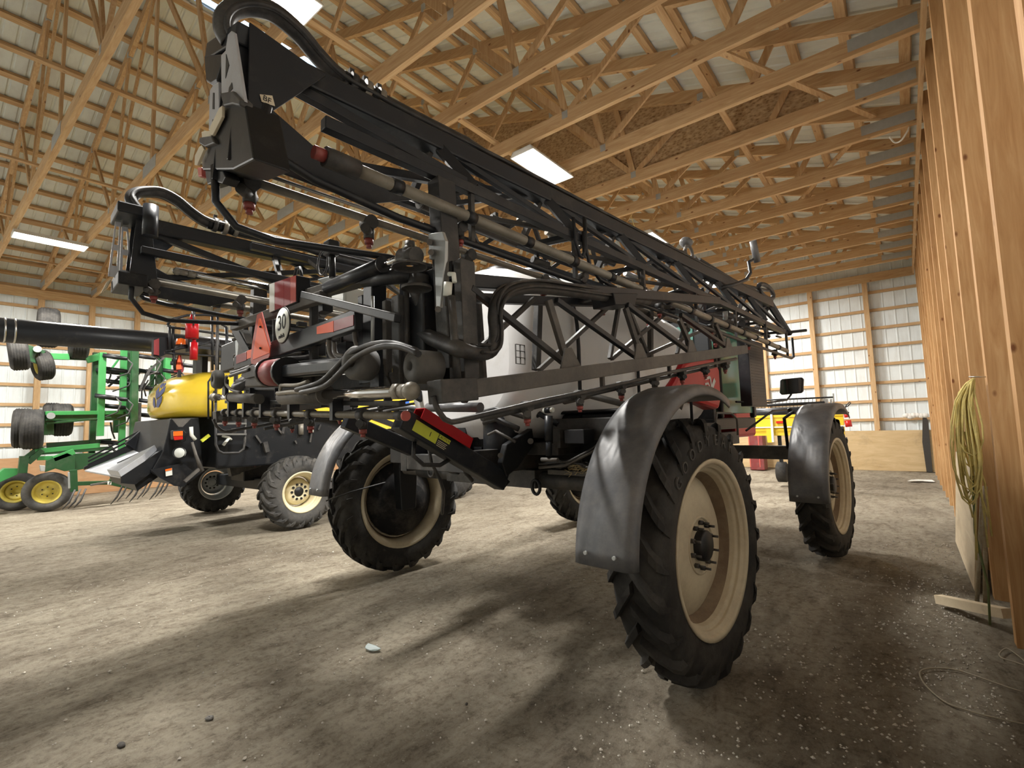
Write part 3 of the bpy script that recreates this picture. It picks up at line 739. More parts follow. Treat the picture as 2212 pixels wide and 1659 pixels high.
# red lock channel lying on the arm
a = sl(903, 893, 0, .66); b = sl(1008, 958, 0, .66)
dd = (b-a).normalized(); uu = V((1, 0, 0)).cross(dd); uu = uu if uu.z > 0 else -uu
ch = MB(); sdv = V((.055, 0, 0))
ch.bar(a+sdv, b+sdv, .008, .08, up=uu).bar(a-sdv, b-sdv, .008, .08, up=uu).bar(a+uu*.038, b+uu*.038, .118, .008, up=uu)
fr('lock_channel', ch, 'paint_red', .003)
fr('hose', MB().tube([sl(895, 955, 0, .6), sl(893, 985, 0, .62), sl(915, 1004, 0, .64), sl(950, 1005, 0, .64), sl(975, 990, 0, .62)], .016, 8), 'hose_black', 0)
fr('hose', MB().tube([sl(925, 960, 0, .5), sl(932, 1000, 0, .5), sl(950, 1035, 0, .45), sl(958, 1060, 0, .4), sl(955, 1110, 0, .2)], .013, 8), 'hose_black', 0)
fr('hose', MB().tube([sl(1000, 1000, 0, .5), sl(1005, 1020, 0, .5), sl(1020, 1038, 0, .45)], .016, 8), 'hose_black', 0)
fr('arm_gusset', MB().prism([sl(x, y, 0, .55) for x, y in ((985, 1000), (1080, 1058), (1095, 1040), (1060, 1005))], (.04, 0, 0)), 'black_plain', .004)
fr('pivot_bracket', MB().prism([sl(x, y, 0, .7) for x, y in ((1085, 1000), (1095, 960), (1150, 925), (1155, 960), (1120, 1010), (1095, 1030))], (-.06, 0, 0)), 'black_plain', .008)
fr('pivot_pin', MB().cyl(sl(1146, 953, 0, .70), sl(1146, 953, 0, .75), .025, 12), 'dusty_beam', 0)
fr('pivot_pin', MB().cyl(sl(1081, 984, 0, .70), sl(1081, 984, 0, .75), .022, 12), 'dusty_beam', 0)

# ---------------- rear centre rack (plane about 1.9 m behind the rear axle)
RY = -2.0
def R3(x, y, ly=RY): return sl(x, y, 1, ly)
def rbar(name, p, q, w, h, mat='boom_black', ly=RY, bev=.006, ly2=None):
    return fr(name, MB().bar(R3(*p, ly), R3(*q, ly if ly2 is None else ly2), w, h), mat, bev)
bm = rbar('light_beam', (512, 785), (775, 690), .05, .12)
def plate_on(name, mat, pts, ly, parent, th=.006):
    return MB().prism([R3(x, y, ly) for x, y in pts], (0, -th, 0)).build(name, mat, parent)
MB().prism([R3(x, y, RY-.027) for x, y in ((685, 706), (721, 693), (721, 717), (685, 722))], (0, -.003, 0)).build('reflector', 'retro_orange', bm)
MB().prism([R3(x, y, RY-.027) for x, y in ((722, 693), (764, 680), (764, 703), (722, 716))], (0, -.003, 0)).build('reflector', 'retro_red', bm)
MB().prism([R3(x, y, RY-.027) for x, y in ((511, 768), (533, 760), (533, 778), (511, 786))], (0, -.003, 0)).build('reflector', 'retro_red', bm)
MB().prism([R3(x, y, RY-.027) for x, y in ((534, 758), (545, 754), (545, 772), (534, 776))], (0, -.003, 0)).build('reflector', 'retro_orange', bm)
# slow moving vehicle sign
smv = MB().prism([R3(x, y, -2.06) for x, y in ((557, 680), (567, 674), (586, 745), (584, 768), (578, 780), (546, 790), (543, 777), (546, 745))], (0, -.006, 0)).build('slow_vehicle_sign', 'pink_red', SP)
MB().prism([R3(x, y, -2.067) for x, y in ((560, 688), (563, 688), (583, 755), (583, 762), (547, 777), (547, 766))], (0, -.003, 0)).build('sign_triangle', 'retro_orange', smv)
for y in (706, 752): MB().cyl(R3(562, y, -2.07), R3(562, y, -2.08), .008, 8).build('screw', 'ink_black', smv)
MB().bar(R3(562, 700, -2.03), R3(562, 800, -2.03), .03, .02).build('sign_bracket', 'boom_black', smv)
# speed sign
cs = R3(612.5, 703, -2.07)
ss = MB().lathe([(0, .125), (.004, .127), (.008, .125), (.008, .001)], cs, (0, -1, 0), 40).build('speed_sign', 'ink_black', SP)
MB().lathe([(0, .118), (.004, .118), (.004, .001)], cs+V((0, -.007, 0)), (0, -1, 0), 40).build('sign_face', 'sign_white', ss)
letters('30', .15, 'ink_black', 'speed_number', ss, frame(cs+V((0, -.013, .015)), (1, 0, 0), (0, 0, 1)), .001)
letters('mile/h', .042, 'ink_black', 'speed_unit', ss, frame(cs+V((0, -.013, -.075)), (1, 0, 0), (0, 0, 1)), .001)
# striped light board
lbx = MB().prism([R3(x, y, -2.0) for x, y in ((583, 613), (640, 594), (641, 652), (583, 676))], (.0, .10, 0)).build('light_board', 'black_plain', SP, .006)
for a_, b_, m_2 in ((583, 594, 'sign_white'), (594.5, 614, 'retro_red'), (614.5, 628, 'retro_red'), (628.5, 640, 'pink_red')):
    f = lambda x: 613-(x-583)/57*19; g = lambda x: 676-(x-583)/58*24
    MB().prism([R3(a_, f(a_)+1, -2.0), R3(b_, f(b_)+1, -2.0), R3(b_, g(b_)-1, -2.0), R3(a_, g(a_)-1, -2.0)], (0, -.004, 0)).build('board_stripe', m_2, lbx)
MB().tube([R3(636, 600, -1.95), R3(640, 580, -1.95), R3(648, 578, -1.95), R3(652, 600, -1.95)], .012, 8).build('board_hook', 'hose_black', lbx)
# uprights and cross pieces
for p, q_, w_, mt_ in (((678, 650), (678, 830), .05, 'frame_dusty'), ((594, 690), (594, 800), .035, 'frame_dusty'), ((530, 690), (533, 780), .04, 'boom_black'),
                       ((787, 640), (790, 830), .06, 'boom_black'), ((810, 600), (808, 830), .10, 'boom_black'), ((865, 640), (868, 850), .075, 'frame_dusty'), ((835, 650), (838, 840), .04, 'dusty_beam')):
    rbar('upright', p, q_, w_, w_, mt_, -1.86)
rbar('top_beam', (505, 706), (700, 640), .06, .07, 'dusty_beam', -1.95)
rbar('top_beam', (660, 640), (790, 602), .08, .07, 'dusty_beam', -1.9)
fr('curved_beam', MB().tube([R3(790, 606, -1.9), R3(830, 600, -1.9), R3(880, 594, -1.85), R3(915, 592, -1.75), R3(935, 605, -1.6)], .045, 10), 'boom_black', 0)
rbar('bottom_beam', (520, 832), (960, 822), .10, .10, 'frame_dusty', -1.82)
rbar('cross_beam', (600, 800), (800, 785), .08, .10, 'boom_black', -1.92)
rbar('brace_tube', (655, 637), (860, 688), .040, .045, 'black_plain', -2.02)
rbar('side_plate', (505, 706), (545, 780), .02, .10, 'boom_black', -1.9)
MB().prism([R3(x, y, -1.9) for x, y in ((505, 706), (523, 712), (533, 742), (524, 772), (512, 770), (516, 740))], (0, .06, 0)).build('side_plate', 'dusty_beam', SP)
# dark red drum and housing on the cross beam
dr = fr('tube_clamp', MB().cyl(R3(583, 806, -2.05), R3(618, 803, -2.05), .095, 18), 'faded_red', 0)
for x in (583, 620): MB().cyl(R3(x-2, 805, -2.05), R3(x+3, 804, -2.05), .104, 18).build('clamp_ring', 'black_plain', dr)
fr('hinge_arm', MB().bar(R3(620, 803, -2.05), R3(765, 788, -2.05), .09, .085), 'boom_black', .02)
fr('hinge_housing', MB().prism([R3(x, y, -2.08) for x, y in ((530, 815), (560, 800), (578, 798), (578, 833), (528, 836))], (0, .16, 0)), 'dusty_beam', .01)
fr('hinge_plate', MB().prism([R3(x, y, -2.1) for x, y in ((520, 812), (528, 795), (545, 788), (560, 798), (553, 812), (530, 818))], (0, .02, 0)), 'frame_dusty', .003)
# transport rollers
def roller(px, py, ly, r, l, ax=(0, -1, 0)):
    c = R3(px, py, ly)
    o = MB().lathe([(0, .001), (0, r*.8), (.012, r), (l-.02, r*1.02), (l, r*.85), (l+.002, r*.3), (l-.05, r*.28), (l-.05, .001)], c, ax, 30).build('rest_roller', 'roller_grey', SP)
    MB().bar(c+V((0, l*.3, 0)), c+V((0, l*.3, -r*1.7)), .09, .03, up=(0, 1, 0)).build('roller_bracket', 'boom_black', o)
    return o
roller(800, 788, -2.0, .088, .13, V((.25, -1, 0))); roller(948, 795, -1.86, .082, .16, V((-.1, -1, 0))); roller(481, 820, -2.0, .085, .08, V((0, -1, 0)))
fr('roller_stand', MB().prism([R3(x, y, -1.88) for x, y in ((765, 800), (830, 800), (845, 835), (750, 838))], (0, .04, 0)), 'frame_dusty', .004)
# fold cylinders
def cyl2(name, a, b, c, r, rr, parent=SP):
    o = MB().cyl(a, b, r, 18).cyl(b, b+(c-b).normalized()*.012, r*1.12, 18).build(name, 'boom_black' if name == 'tilt_cylinder' else 'dusty_beam', parent)
    MB().cyl(b, c, rr, 14).build('piston_rod', 'chrome', o)
    e = (c-b).normalized()
    MB().cyl(c, c+e*.05, rr*1.5, 6).cyl(c+e*.05, c+e*.12, rr*1.25, 12).ball(c+e*.13, rr*1.6, 12).build('rod_end', 'pipe_grey', o)
    return o
cyl2('fold_cylinder', R3(612, 858, -2.05), R3(702, 852, -2.05), R3(855, 846, -2.05), .052, .028)
cyl2('fold_cylinder', R3(560, 862, -2.0), R3(500, 858, -2.0), R3(470, 858, -2.0), .04, .024)
cyl2('tilt_cylinder', R3(708, 622, -1.95), R3(826, 572, -1.95), R3(862, 560, -1.95), .040, .020)
fr('ball_joint', MB().ball(R3(885, 545, -1.95), .042).cyl(R3(885, 545, -1.95), R3(885, 522, -1.95), .026, 12).cyl(R3(870, 555, -1.95), R3(900, 552, -1.95), .045, 14), 'frame_dusty', 0)
fr('joint_base', MB().lathe([(0, .09), (.012, .09), (.012, .02)], R3(885, 578, -1.95), (0, 0, 1), 18).lathe([(0, .08), (.014, .08), (.014, .001)], R3(900, 625, -1.9), (0, 0, 1), 18), 'frame_dusty', 0)
fr('damper_cone', MB().lathe([(0, .02), (.1, .06), (.17, .06), (.17, .001)], R3(905, 662, -1.8), (0, 0, 1), 18), 'frame_dusty', 0)
# hoses of the rack
def hose(pts, r, ly=-2.05, mat='hose_black', name='hose'):
    P = [R3(x, y, ly) for x, y in pts]
    Q = []
    for i in range(len(P)-1):                       # Catmull-Rom
        p0 = P[max(i-1, 0)]; p1 = P[i]; p2 = P[i+1]; p3 = P[min(i+2, len(P)-1)]
        for k in range(4):
            t = k/4; Q.append(.5*((2*p1)+(p2-p0)*t+(2*p0-5*p1+4*p2-p3)*t*t+(3*p1-p0-3*p2+p3)*t**3))
    Q.append(P[-1]); return MB().tube(Q, r, 8).build(name, mat, SP)
hose([(640, 842), (690, 826), (720, 800), (755, 765), (800, 745), (850, 742), (900, 758)], .015, -2.12)
hose([(650, 848), (700, 835), (735, 805), (765, 775), (810, 752), (860, 748), (905, 765)], .015, -2.14)
hose([(711, 733), (713, 760), (725, 778), (750, 782), (775, 775)], .018, -2.0, 'dusty_beam')
hose([(722, 740), (726, 765), (745, 770)], .014, -2.0, 'dusty_beam')
hose([(765, 718), (768, 740), (778, 762)], .012, -2.0, 'dusty_beam')
hose([(500, 806), (520, 800), (545, 790)], .015, -2.08); hose([(497, 812), (515, 806), (540, 798)], .013, -2.1)
hose([(490, 812), (488, 828), (500, 842), (520, 848)], .012, -2.1, 'dusty_beam')
hose([(607, 832), (640, 832), (665, 824)], .012, -2.1, 'pipe_grey'); hose([(607, 832), (606, 846), (620, 850)], .012, -2.1, 'pipe_grey')
hose([(600, 850), (640, 846), (668, 850)], .016, -2.1, 'pipe_grey')
for i in range(7):
    y = 690+i*9; x = 595+rnd.uniform(-5, 30)
    hose([(x, y+42), (x+18, y+40+rnd.uniform(-3, 3)), (x+60+rnd.uniform(0, 20), y+36)], rnd.choice((.012, .017, .022)), -1.84, rnd.choice(('hose_black', 'frame_dusty', 'boom_black')))
mb = MB()
for i in range(34):                      # packed valves behind the light beam
    p = R3(rnd.uniform(600, 860), rnd.uniform(650, 820), rnd.uniform(-1.75, -1.45)); s = rnd.uniform(.02, .075)
    MB().box(p.x-s, p.x+s*1.5, p.y-.04, p.y+.04, p.z-s, p.z+s*.8).build('valve_block', 'black_plain', SP, .005)
mb = MB()
for i in range(16):
    p = R3(rnd.uniform(520, 600), rnd.uniform(700, 790), rnd.uniform(-1.7, -1.4)); s = rnd.uniform(.02, .06)
    MB().box(p.x-s, p.x+s*1.5, p.y-.04, p.y+.04, p.z-s, p.z+s*.8).build('valve_block', 'black_plain', SP, .005)
fr('side_box', MB().box(R3(520, 720, -1.5).x, R3(560, 720, -1.5).x, -1.7, -1.4, 2.45, 2.75), 'black_plain', .01)
fr('vertical_cylinder', MB().cyl(R3(805, 640, -1.95), R3(805, 740, -1.95), .010, 12), 'galvanized', 0)
fr('vertical_cylinder', MB().cyl(R3(878, 620, -1.85), R3(878, 830, -1.85), .016, 12), 'frame_dusty', 0)
# level sensor on a stalk
sn = fr('level_sensor', MB().box(*[c for i in range(3) for c in (R3(716, 537, -1.9)[i]-(.045, .04, .05)[i], R3(716, 537, -1.9)[i]+(.045, .04, .05)[i])]), 'frame_dusty', .012)
MB().cyl(R3(717, 545, -1.9), R3(718, 600, -1.9), .022, 10).build('sensor_stalk', 'black_plain', sn)
cc = R3(697, 568, -1.9)
MB().tube([cc+V((.075*math.cos(t*PI/10), 0, .085*math.sin(t*PI/10))) for t in range(20)], .006, 6, True).build('cable_loop', 'hose_black', sn)
fr('beacon_box', MB().prism([R3(x, y, -1.8) for x, y in ((683, 603), (708, 596), (732, 606), (700, 618))], (0, .15, 0)), 'galvanized', .01)
fr('white_canister', MB().box(R3(740, 650, -1.5).x, R3(770, 650, -1.5).x, -1.6, -1.4, R3(740, 675, -1.5).z, R3(740, 635, -1.5).z), 'sign_white', .02)

# spray pipe along the bottom of the rack with nozzle bodies
def nozzle(p, parent, cap='nozzle_red', s=1.):
    p = V(p)
    o = MB().cyl(p+V((-.035*s, 0, 0)), p+V((.035*s, 0, 0)), .034*s, 12).cyl(p, p+V((0, 0, -.08*s)), .026*s, 10).cyl(p+V((0, -.0, -.05*s)), p+V((.05*s, -.05*s, -.05*s)), .022*s, 10).cyl(p+V((0, 0, -.05*s)), p+V((-.045*s, .03*s, -.03*s)), .02*s, 10).build('nozzle_body', 'frame_dusty', parent)
    return o
def capof(p, parent, s=1.):
    p = V(p); return MB().cyl(p+V((0, 0, -.08*s)), p+V((0, 0, -.105*s)), .022*s, 10).cyl(p+V((0, 0, -.105*s)), p+V((0, 0, -.125*s)), .014*s, 8).build('nozzle_cap', 'nozzle_red', parent)
sp0, sp1 = R3(492, 891, -1.95), R3(858, 898, -1.95)
pipe = fr('spray_pipe', MB().cyl(sp0, sp1, .021, 12), 'pipe_grey', 0)
MB().cyl(sp1, sp1+(sp1-sp0).normalized()*.07, .026, 14).build('pipe_coupling', 'frame_dusty', pipe)
MB().cyl(sp1+(sp1-sp0).normalized()*.07, sp1+(sp1-sp0).normalized()*.085, .026, 14).build('end_cap', 'pink_red', pipe)
for x in (482, 532, 583, 645, 722, 812):
    f = (x-492)/(858-492); c = sp0.lerp(sp1, f); nozzle(c, pipe); capof(c, pipe)
for x in (508, 560, 612, 685, 770):
    f = (x-492)/(858-492); c = sp0.lerp(sp1, f)
    MB().box(c.x-.02, c.x+.02, c.y-.035, c.y+.035, c.z-.035, c.z+.13).build('pipe_clamp', 'boom_black', pipe)
rbar('pipe_rail', (490, 868), (870, 872), .04, .03, 'frame_dusty', -1.9)
for x in (545, 600, 700, 765, 838): rbar('pipe_hanger', (x, 838), (x, 880), .05, .02, 'boom_black', -1.88)

# ---------------- hinge posts and inner boom sections
def sx(p, s): return V((p.x*s, p.y, p.z))
for s, side in ((1, 'right'), (-1, 'left')):
    Ls = lambda x, y, ax, v: sx(sl(x, y, ax, v), s)
    post = MB().bar(V((1.50*s, -1.72, 1.95)), V((1.42*s, -1.72, 3.12)), .10, .12, up=(0, 1, 0)).bar(V((1.62*s, -1.72, 1.95)), V((1.60*s, -1.72, 2.62)), .06, .10, up=(0, 1, 0)).build('hinge_post', 'frame_dusty', SP, .006)
    MB().prism([Ls(x, y, 1, -1.86) for x, y in ((925, 505), (955, 500), (962, 520), (961, 560), (950, 665), (942, 668), (938, 560), (927, 560))], (0, .02, 0)).build('latch_plate', 'galvanized', post, .003)
    for x, y in ((928, 523), (931, 545), (946, 668)): MB().cyl(Ls(x, y, 1, -1.86), Ls(x, y, 1, -1.9), .016, 8).build('bolt', 'dusty_beam', post)
    MB().tube([Ls(970, 592, 1, -1.85), Ls(980, 592, 1, -1.85), Ls(982, 610, 1, -1.85)], .012, 8).cyl(Ls(968, 610, 1, -1.85), Ls(966, 640, 1, -1.85), .022, 12).build('grease_line', 'sign_white' if s > 0 else 'dusty_beam', post)
    MB().cyl(Ls(964, 520, 1, -1.84), Ls(966, 660, 1, -1.84), .012, 8).cyl(Ls(975, 640, 1, -1.84), Ls(990, 840, 1, -1.84), .02, 8).build('link_rod', 'frame_dusty', post)
    MB().box(1.28*s-.09, 1.28*s+.09, -1.82, -1.62, 1.98, 2.55).build('hinge_block', 'boom_black', post, .01)
    MB().bar((1.05*s, -1.72, 2.58), (1.55*s, -1.72, 2.58), .08, .10).build('hinge_tie', 'boom_black', post, .006)
    # inner section: bottom beam, top beam, zigzag
    X = 1.66*s
    lowA, lowB = V((1.70*s, -1.80, 1.935)), V((1.66*s, 2.15, 2.50))
    inner = MB().bar(lowA, lowB, .10, .09).build('inner_boom', 'dusty_beam', SP, .006)
    MB().bar(lowA+V((0, -.20, -.02)), lowA+V((0, .02, 0)), .11, .11).build('boom_knuckle', 'frame_dusty', inner, .006)
    upA, upB = V((1.58*s, -1.70, 2.52)), V((1.52*s, 1.9, 3.02))
    MB().bar(upA, upB, .07, .075).build('top_chord', 'boom_black', inner, .005)
    MB().bar(upA+V((-.30*s, 0, -.02)), upB+V((-.30*s, 0, 0)), .06, .06).build('top_chord', 'boom_black', inner, .005)
    lo = lambda t: lowA.lerp(lowB, t)+V((0, 0, .05)); hi = lambda t: upA.lerp(upB, t); hi2 = lambda t: hi(t)+V((-.30*s, 0, 0))
    bt = [0.02, .20, .45, .63, .88]; tt = [.0, .14, .31, .54, .76, .95]
    nt_ = [.205, .445, .585, .76, .93]                     # bottom nodes
    mt2 = [.0, .20, .40, .62, .82, 1.0]
    FX, RX = 1.62, 1.36
    for p, q in (((1016, 622), (1226, 790)), ((1201, 648), (1377, 773)), ((1354, 658), (1490, 760)), ((1470, 680), (1572, 752))):
        MB().bar(Ls(*p, 0, FX), Ls(*q, 0, FX), .036, .036).build('brace', 'boom_black', inner, .004)
    for p, q in (((1184, 648), (1225, 785)), ((1351, 665), (1385, 772)), ((1467, 690), (1498, 762)), ((1545, 700), (1568, 752))):
        MB().bar(Ls(*p, 0, FX), Ls(*q, 0, FX), .03, .05).build('brace', 'frame_dusty', inner, .004)
    for p, q in (((995, 790), (1154, 645)), ((1164, 800), (1327, 651)), ((1321, 775), (1440, 675)), ((1367, 780), (1515, 714)), ((1337, 658), (1317, 775)), ((1480, 700), (1462, 765)), ((1356, 662), (1400, 768))):
        MB().bar(Ls(*p, 0, RX), Ls(*q, 0, RX), .032, .032).build('brace', 'frame_dusty', inner, .003)
    for px_, py_ in ((1227, 792), (1380, 776), (1492, 763), (1572, 755)):
        p = Ls(px_, py_, 0, 1.7)
        MB().prism([p+V((0, -.10, -.06)), p+V((0, .15, -.03)), p+V((0, .03, .12)), p+V((0, -.03, .11))], (.012*s, 0, 0)).build('gusset', 'dusty_beam', inner, .002)
    MB().prism([Ls(x, y, 0, FX) for x, y in ((1325, 632), (1378, 634), (1372, 660), (1330, 658))], (-.2*s, 0, 0)).build('node_block', 'black_plain', inner, .006)
    MB().bar(hi(.0), hi2(0), .05).bar(hi(.4), hi2(.4), .05).bar(hi(.8), hi2(.8), .05).build('cross_tie', 'boom_black', inner)
    # pipe, nozzles and guard rail under the inner section
    p0 = lowA+V((-.12*s, .2, -.14)); p1 = lowB+V((-.12*s, -.1, -.14))
    pp = MB().cyl(p0, p1, .016, 10).build('spray_pipe', 'frame_dusty', inner)
    for k in range(7):
        c = p0.lerp(p1, .08+k*.14)+V((.06*s, 0, .02)); nozzle(c, inner, s=.9); capof(c, inner, .9)
    MB().tube([Ls(x, y, 0, 1.7) for x, y in ((935, 856), (945, 885), (960, 905), (975, 912), (992, 909), (1070, 890), (1170, 866), (1284, 843), (1440, 806), (1590, 775))], .014, 8).build('guard_rail', 'frame_dusty', inner)
    for t_ in (.3, .55, .8):
        MB().bar(lowA.lerp(lowB, t_)+V((0, 0, -.04)), lowA.lerp(lowB, t_)+V((0, 0, -.13)), .025).build('guard_stay', 'frame_dusty', inner)
    # big feed hose with its S bend at the hinge
    if s > 0:
        H = [sl(890, 702, 1, -1.75), sl(915, 722, 1, -1.78), sl(960, 742, 1, -1.8), sl(1005, 758, 1, -1.85), sl(1045, 764, 0, 1.66), sl(1066, 752, 0, 1.68), sl(1070, 715, 0, 1.68), sl(1068, 675, 0, 1.68), sl(1085, 640, 0, 1.66), sl(1120, 625, 0, 1.62), sl(1180, 624, 0, 1.6), sl(1300, 640, 0, 1.55), sl(1400, 650, 0, 1.5)]
    else:
        H = [V((-1.0, -1.7, 2.35)), V((-1.3, -1.85, 2.2)), V((-1.6, -1.85, 2.2)), V((-1.68, -1.6, 2.4)), V((-1.62, -1.3, 2.55)), V((-1.58, -.4, 2.7)), V((-1.5, .8, 2.85))]
    Q = []
    for i in range(len(H)-1):
        q0 = H[max(i-1, 0)]; q1 = H[i]; q2 = H[i+1]; q3 = H[min(i+2, len(H)-1)]
        for k in range(4):
            t = k/4; Q.append(.5*((2*q1)+(q2-q0)*t+(2*q0-5*q1+4*q2-q3)*t*t+(3*q1-q0-3*q2+q3)*t**3))
    Q.append(H[-1]); MB().tube(Q, [.042]*12+[.036]*(len(Q)-12), 10).build('feed_hose', 'frame_dusty', inner)
    for dx, dz in ((.05, .0), (.03, .04), (-.03, .045)):
        MB().tube([p+V((dx*s, .0, dz)) for p in Q[14:]], .010, 6).build('hose_line', 'hose_black', inner)

    # ---------------- outer boom, folded back over the inner one
    E0 = -2.70; E1 = 4.6
    tA, tB = V((1.26*s, E0+.02, 3.45)), V((1.26*s, E1, 3.47))
    outer = MB().bar(tA, tB, .115, .115).build('outer_boom', 'boom_black', SP, .012)
    # two lower rails and the far lower rail
    zl = lambda y: 2.92-(y-E0)*.026
    zm = lambda y: 3.17-(y-E0)*.018
    MB().bar(V((1.42*s, E0+.3, zm(E0+.3))), V((1.40*s, E1+.1, zm(E1+.1))), .055, .06).build('rail', 'boom_black', outer, .005)
    MB().bar(V((1.02*s, E0, zm(E0))), V((1.10*s, E1+.1, zm(E1+.1))), .055, .055).build('rail', 'boom_black', outer, .005)
    MB().bar(V((1.26*s, E0+.1, 3.40)), V((1.42*s, E0+1.5, zm(E0+1.5))), .05, .05).build('rail', 'boom_black', outer, .004)
    MB().bar(V((1.26*s, E0+.1, 3.02)), V((1.16*s, E0+1.7, 3.40)), .045, .045).build('rail', 'boom_black', outer, .004)
    gp = [V((1.47*s, -2.66, 3.10)), V((1.47*s, -2.68, 2.99)), V((1.46*s, -2.60, 2.90)), V((1.44*s, -2.45, 2.87))]+[V((1.42*s, y, zl(y)-.07)) for y in (-2.0, -1, 0, 1, 2, 3, 4, 4.6, 4.9)]+[V((1.42*s, 5.02, zl(5)-.04)), V((1.42*s, 5.02, zm(5)-.05))]
    MB().tube(gp, .020, 8).build('guard_pipe', 'boom_black', outer)
    ap = [V((1.05*s, -2.74, 2.98)), V((1.08*s, -2.74, 2.80)), V((1.10*s, -2.66, 2.70)), V((1.12*s, -2.5, 2.67)), V((1.15*s, -1.9, 2.72)), V((1.2*s, -.6, 2.74))]
    MB().tube(ap, .018, 8).build('guard_pipe', 'boom_black', outer)
    # A frames with X bracing
    ys = [-1.62, -.62, .38, 1.45, 2.55, 3.65, 4.6]
    for i, y in enumerate(ys):
        MB().bar(V((1.26*s, y-.03, 3.46)), V((1.42*s, y+.15, zm(y)+.02)), .045, .06).build('frame_leg', 'boom_black', outer, .004)
        MB().bar(V((1.26*s, y-.03, 3.46)), V((1.05*s, y-.05, zm(y)+.02)), .035, .05).build('frame_leg', 'frame_dusty', outer, .004)
        MB().bar(V((1.42*s, y+.12, zm(y))), V((1.42*s, y+.12, zl(y)-.07)), .03).build('drop_stay', 'frame_dusty', outer, .003)
        MB().bar(V((1.05*s, y, zm(y))), V((1.42*s, y+.1, zm(y))), .035).build('cross_tie', 'boom_black', outer, .003)
        if i < len(ys)-1:
            y2 = ys[i+1]
            MB().bar(V((1.26*s, y+.05, 3.44)), V((1.42*s, y2-.02, zm(y2)+.03)), .035).build('diagonal', 'boom_black', outer, .003)
            MB().bar(V((1.05*s, y+.05, zm(y))), V((1.26*s, y2-.1, 3.44)), .03).build('diagonal', 'boom_black', outer, .003)
            MB().bar(V((1.05*s, y+.05, zm(y))), V((1.42*s, y2, zm(y2))), .028).build('diagonal', 'frame_dusty', outer, .003)
    # spray pipe with couplings and nozzles
    pa, pb = V((1.50*s, -2.27, 2.955)), V((1.42*s, 4.7, zl(4.7)+.02))
    pl = MB().cyl(pa, pb, .030, 12).build('spray_pipe', 'pipe_grey', outer)
    for k in range(14):
        c = pa.lerp(pb, .03+k*.07); d_ = (pb-pa).normalized()
        MB().cyl(c-d_*.03, c+d_*.03, .037, 12).build('pipe_coupling', 'boom_black', outer)
    MB().cyl(pa, pa-(pb-pa).normalized()*.16, .045, 12).build('end_valve', 'frame_dusty', outer)
    MB().cyl(pa-(pb-pa).normalized()*.16, pa-(pb-pa).normalized()*.21, .03, 10).build('end_cap', 'nozzle_red', outer)
    # far spray pipe carrying the low hanging nozzles
    qa, qb = V((1.08*s, -2.62, 2.95)), V((1.16*s, 3.0, 2.80))
    MB().cyl(qa, qb, .022, 10).build('spray_pipe', 'pipe_grey', outer)
    MB().cyl(qa+V((.03*s, 0, .04)), qb+V((.03*s, 0, .04)), .010, 8).build('air_line', 'steel', outer)
    for k, y in enumerate((-2.60, -1.98, -1.25, -.5, .3, 1.1, 1.9, 2.7)):
        c = qa.lerp(qb, (y-qa.y)/(qb.y-qa.y)) + V((0, 0, -.02)); nozzle(c, outer, s=1.15); capof(c, outer, 1.15)
    for k, y in enumerate((-1.6, -.4, .8, 2.0, 3.2, 4.3)):
        c = pa.lerp(pb, (y-pa.y)/(pb.y-pa.y))+V((-.06*s, 0, -.05)); nozzle(c, outer, s=.9); capof(c, outer, .9)
    # end frame: side plates with slots, gussets, hinge
    for x in (1.30, 1.08):
        pz_ = [V((x*s, E0-.02, 3.50)), V((x*s, E0+.06, 3.50)), V((x*s, E0+.13, 2.90)), V((x*s, E0-.06, 2.90))]
        pl_ = MB().prism(pz_, (.012*s, 0, 0)).build('end_plate', 'boom_black', outer, .003)
    if s < 0:
        for yt0, yt1, yb0, yb1, xx in ((-2.835, -2.80, -2.865, -2.80, 1.22), (-2.785, -2.745, -2.79, -2.70, 1.30)):
            zt, zb = 3.42, 2.98
            def PP(u, v): return V((xx*s, (yt0*(1-v)+yb0*v)*(1-u)+(yt1*(1-v)+yb1*v)*u, zt*(1-v)+zb*v))
            fpl = MB()
            for u0_, u1_, v0_, v1_ in ((0, .25, 0, 1), (.75, 1, 0, 1), (.25, .75, 0, .08), (.25, .75, .42, .52), (.25, .75, .80, 1)):
                fpl.prism([PP(u0_, v0_), PP(u1_, v0_), PP(u1_, v1_), PP(u0_, v1_)], (.012*s, 0, 0))
            fpl.build('slotted_plate', 'plate_bare', outer, .001)
        MB().box(min(1.0*s, 1.36*s), max(1.0*s, 1.36*s), E0-.15, E0+.06, 3.43, 3.51).build('end_cap_block', 'boom_black', outer, .01)
        MB().cyl((.93*s, E0+(-.06 if s > 0 else .04), 3.26), (.93*s, E0+(-.06 if s > 0 else .04), 3.50), .05, 14).build('hinge_barrel', 'boom_black', outer)
        MB().box(min(1.0*s, 1.36*s), max(1.0*s, 1.36*s), E0-.13, E0+.05, 2.88, 2.98).build('hinge_block', 'black_plain', outer, .01)
        for yy, zz in ((-2.80, 3.03), (-2.86, 2.93)):
            MB().prism([V((1.32*s, yy-.03, zz-.06)), V((1.32*s, yy+.005, zz-.02)), V((1.32*s, yy+.035, zz+.07)), V((1.32*s, yy+.0, zz+.03))], (.05*s, 0, 0)).build('wear_pad', 'label_cream', outer, .004)
    else:
        EP = lambda x, y, d=0.: sl(x, y, 1, -2.72)+V((0, d, 0))
        def ep(name, mat, pts, d0, th, bev=.0): return MB().prism([EP(x, y, d0) for x, y in pts], (0, th, 0)).build(name, mat, outer, bev)
        MB().bar(EP(524, 74, .02), EP(456, 117, .02), .09, .085).build('end_cap_block', 'boom_black', outer, .008)
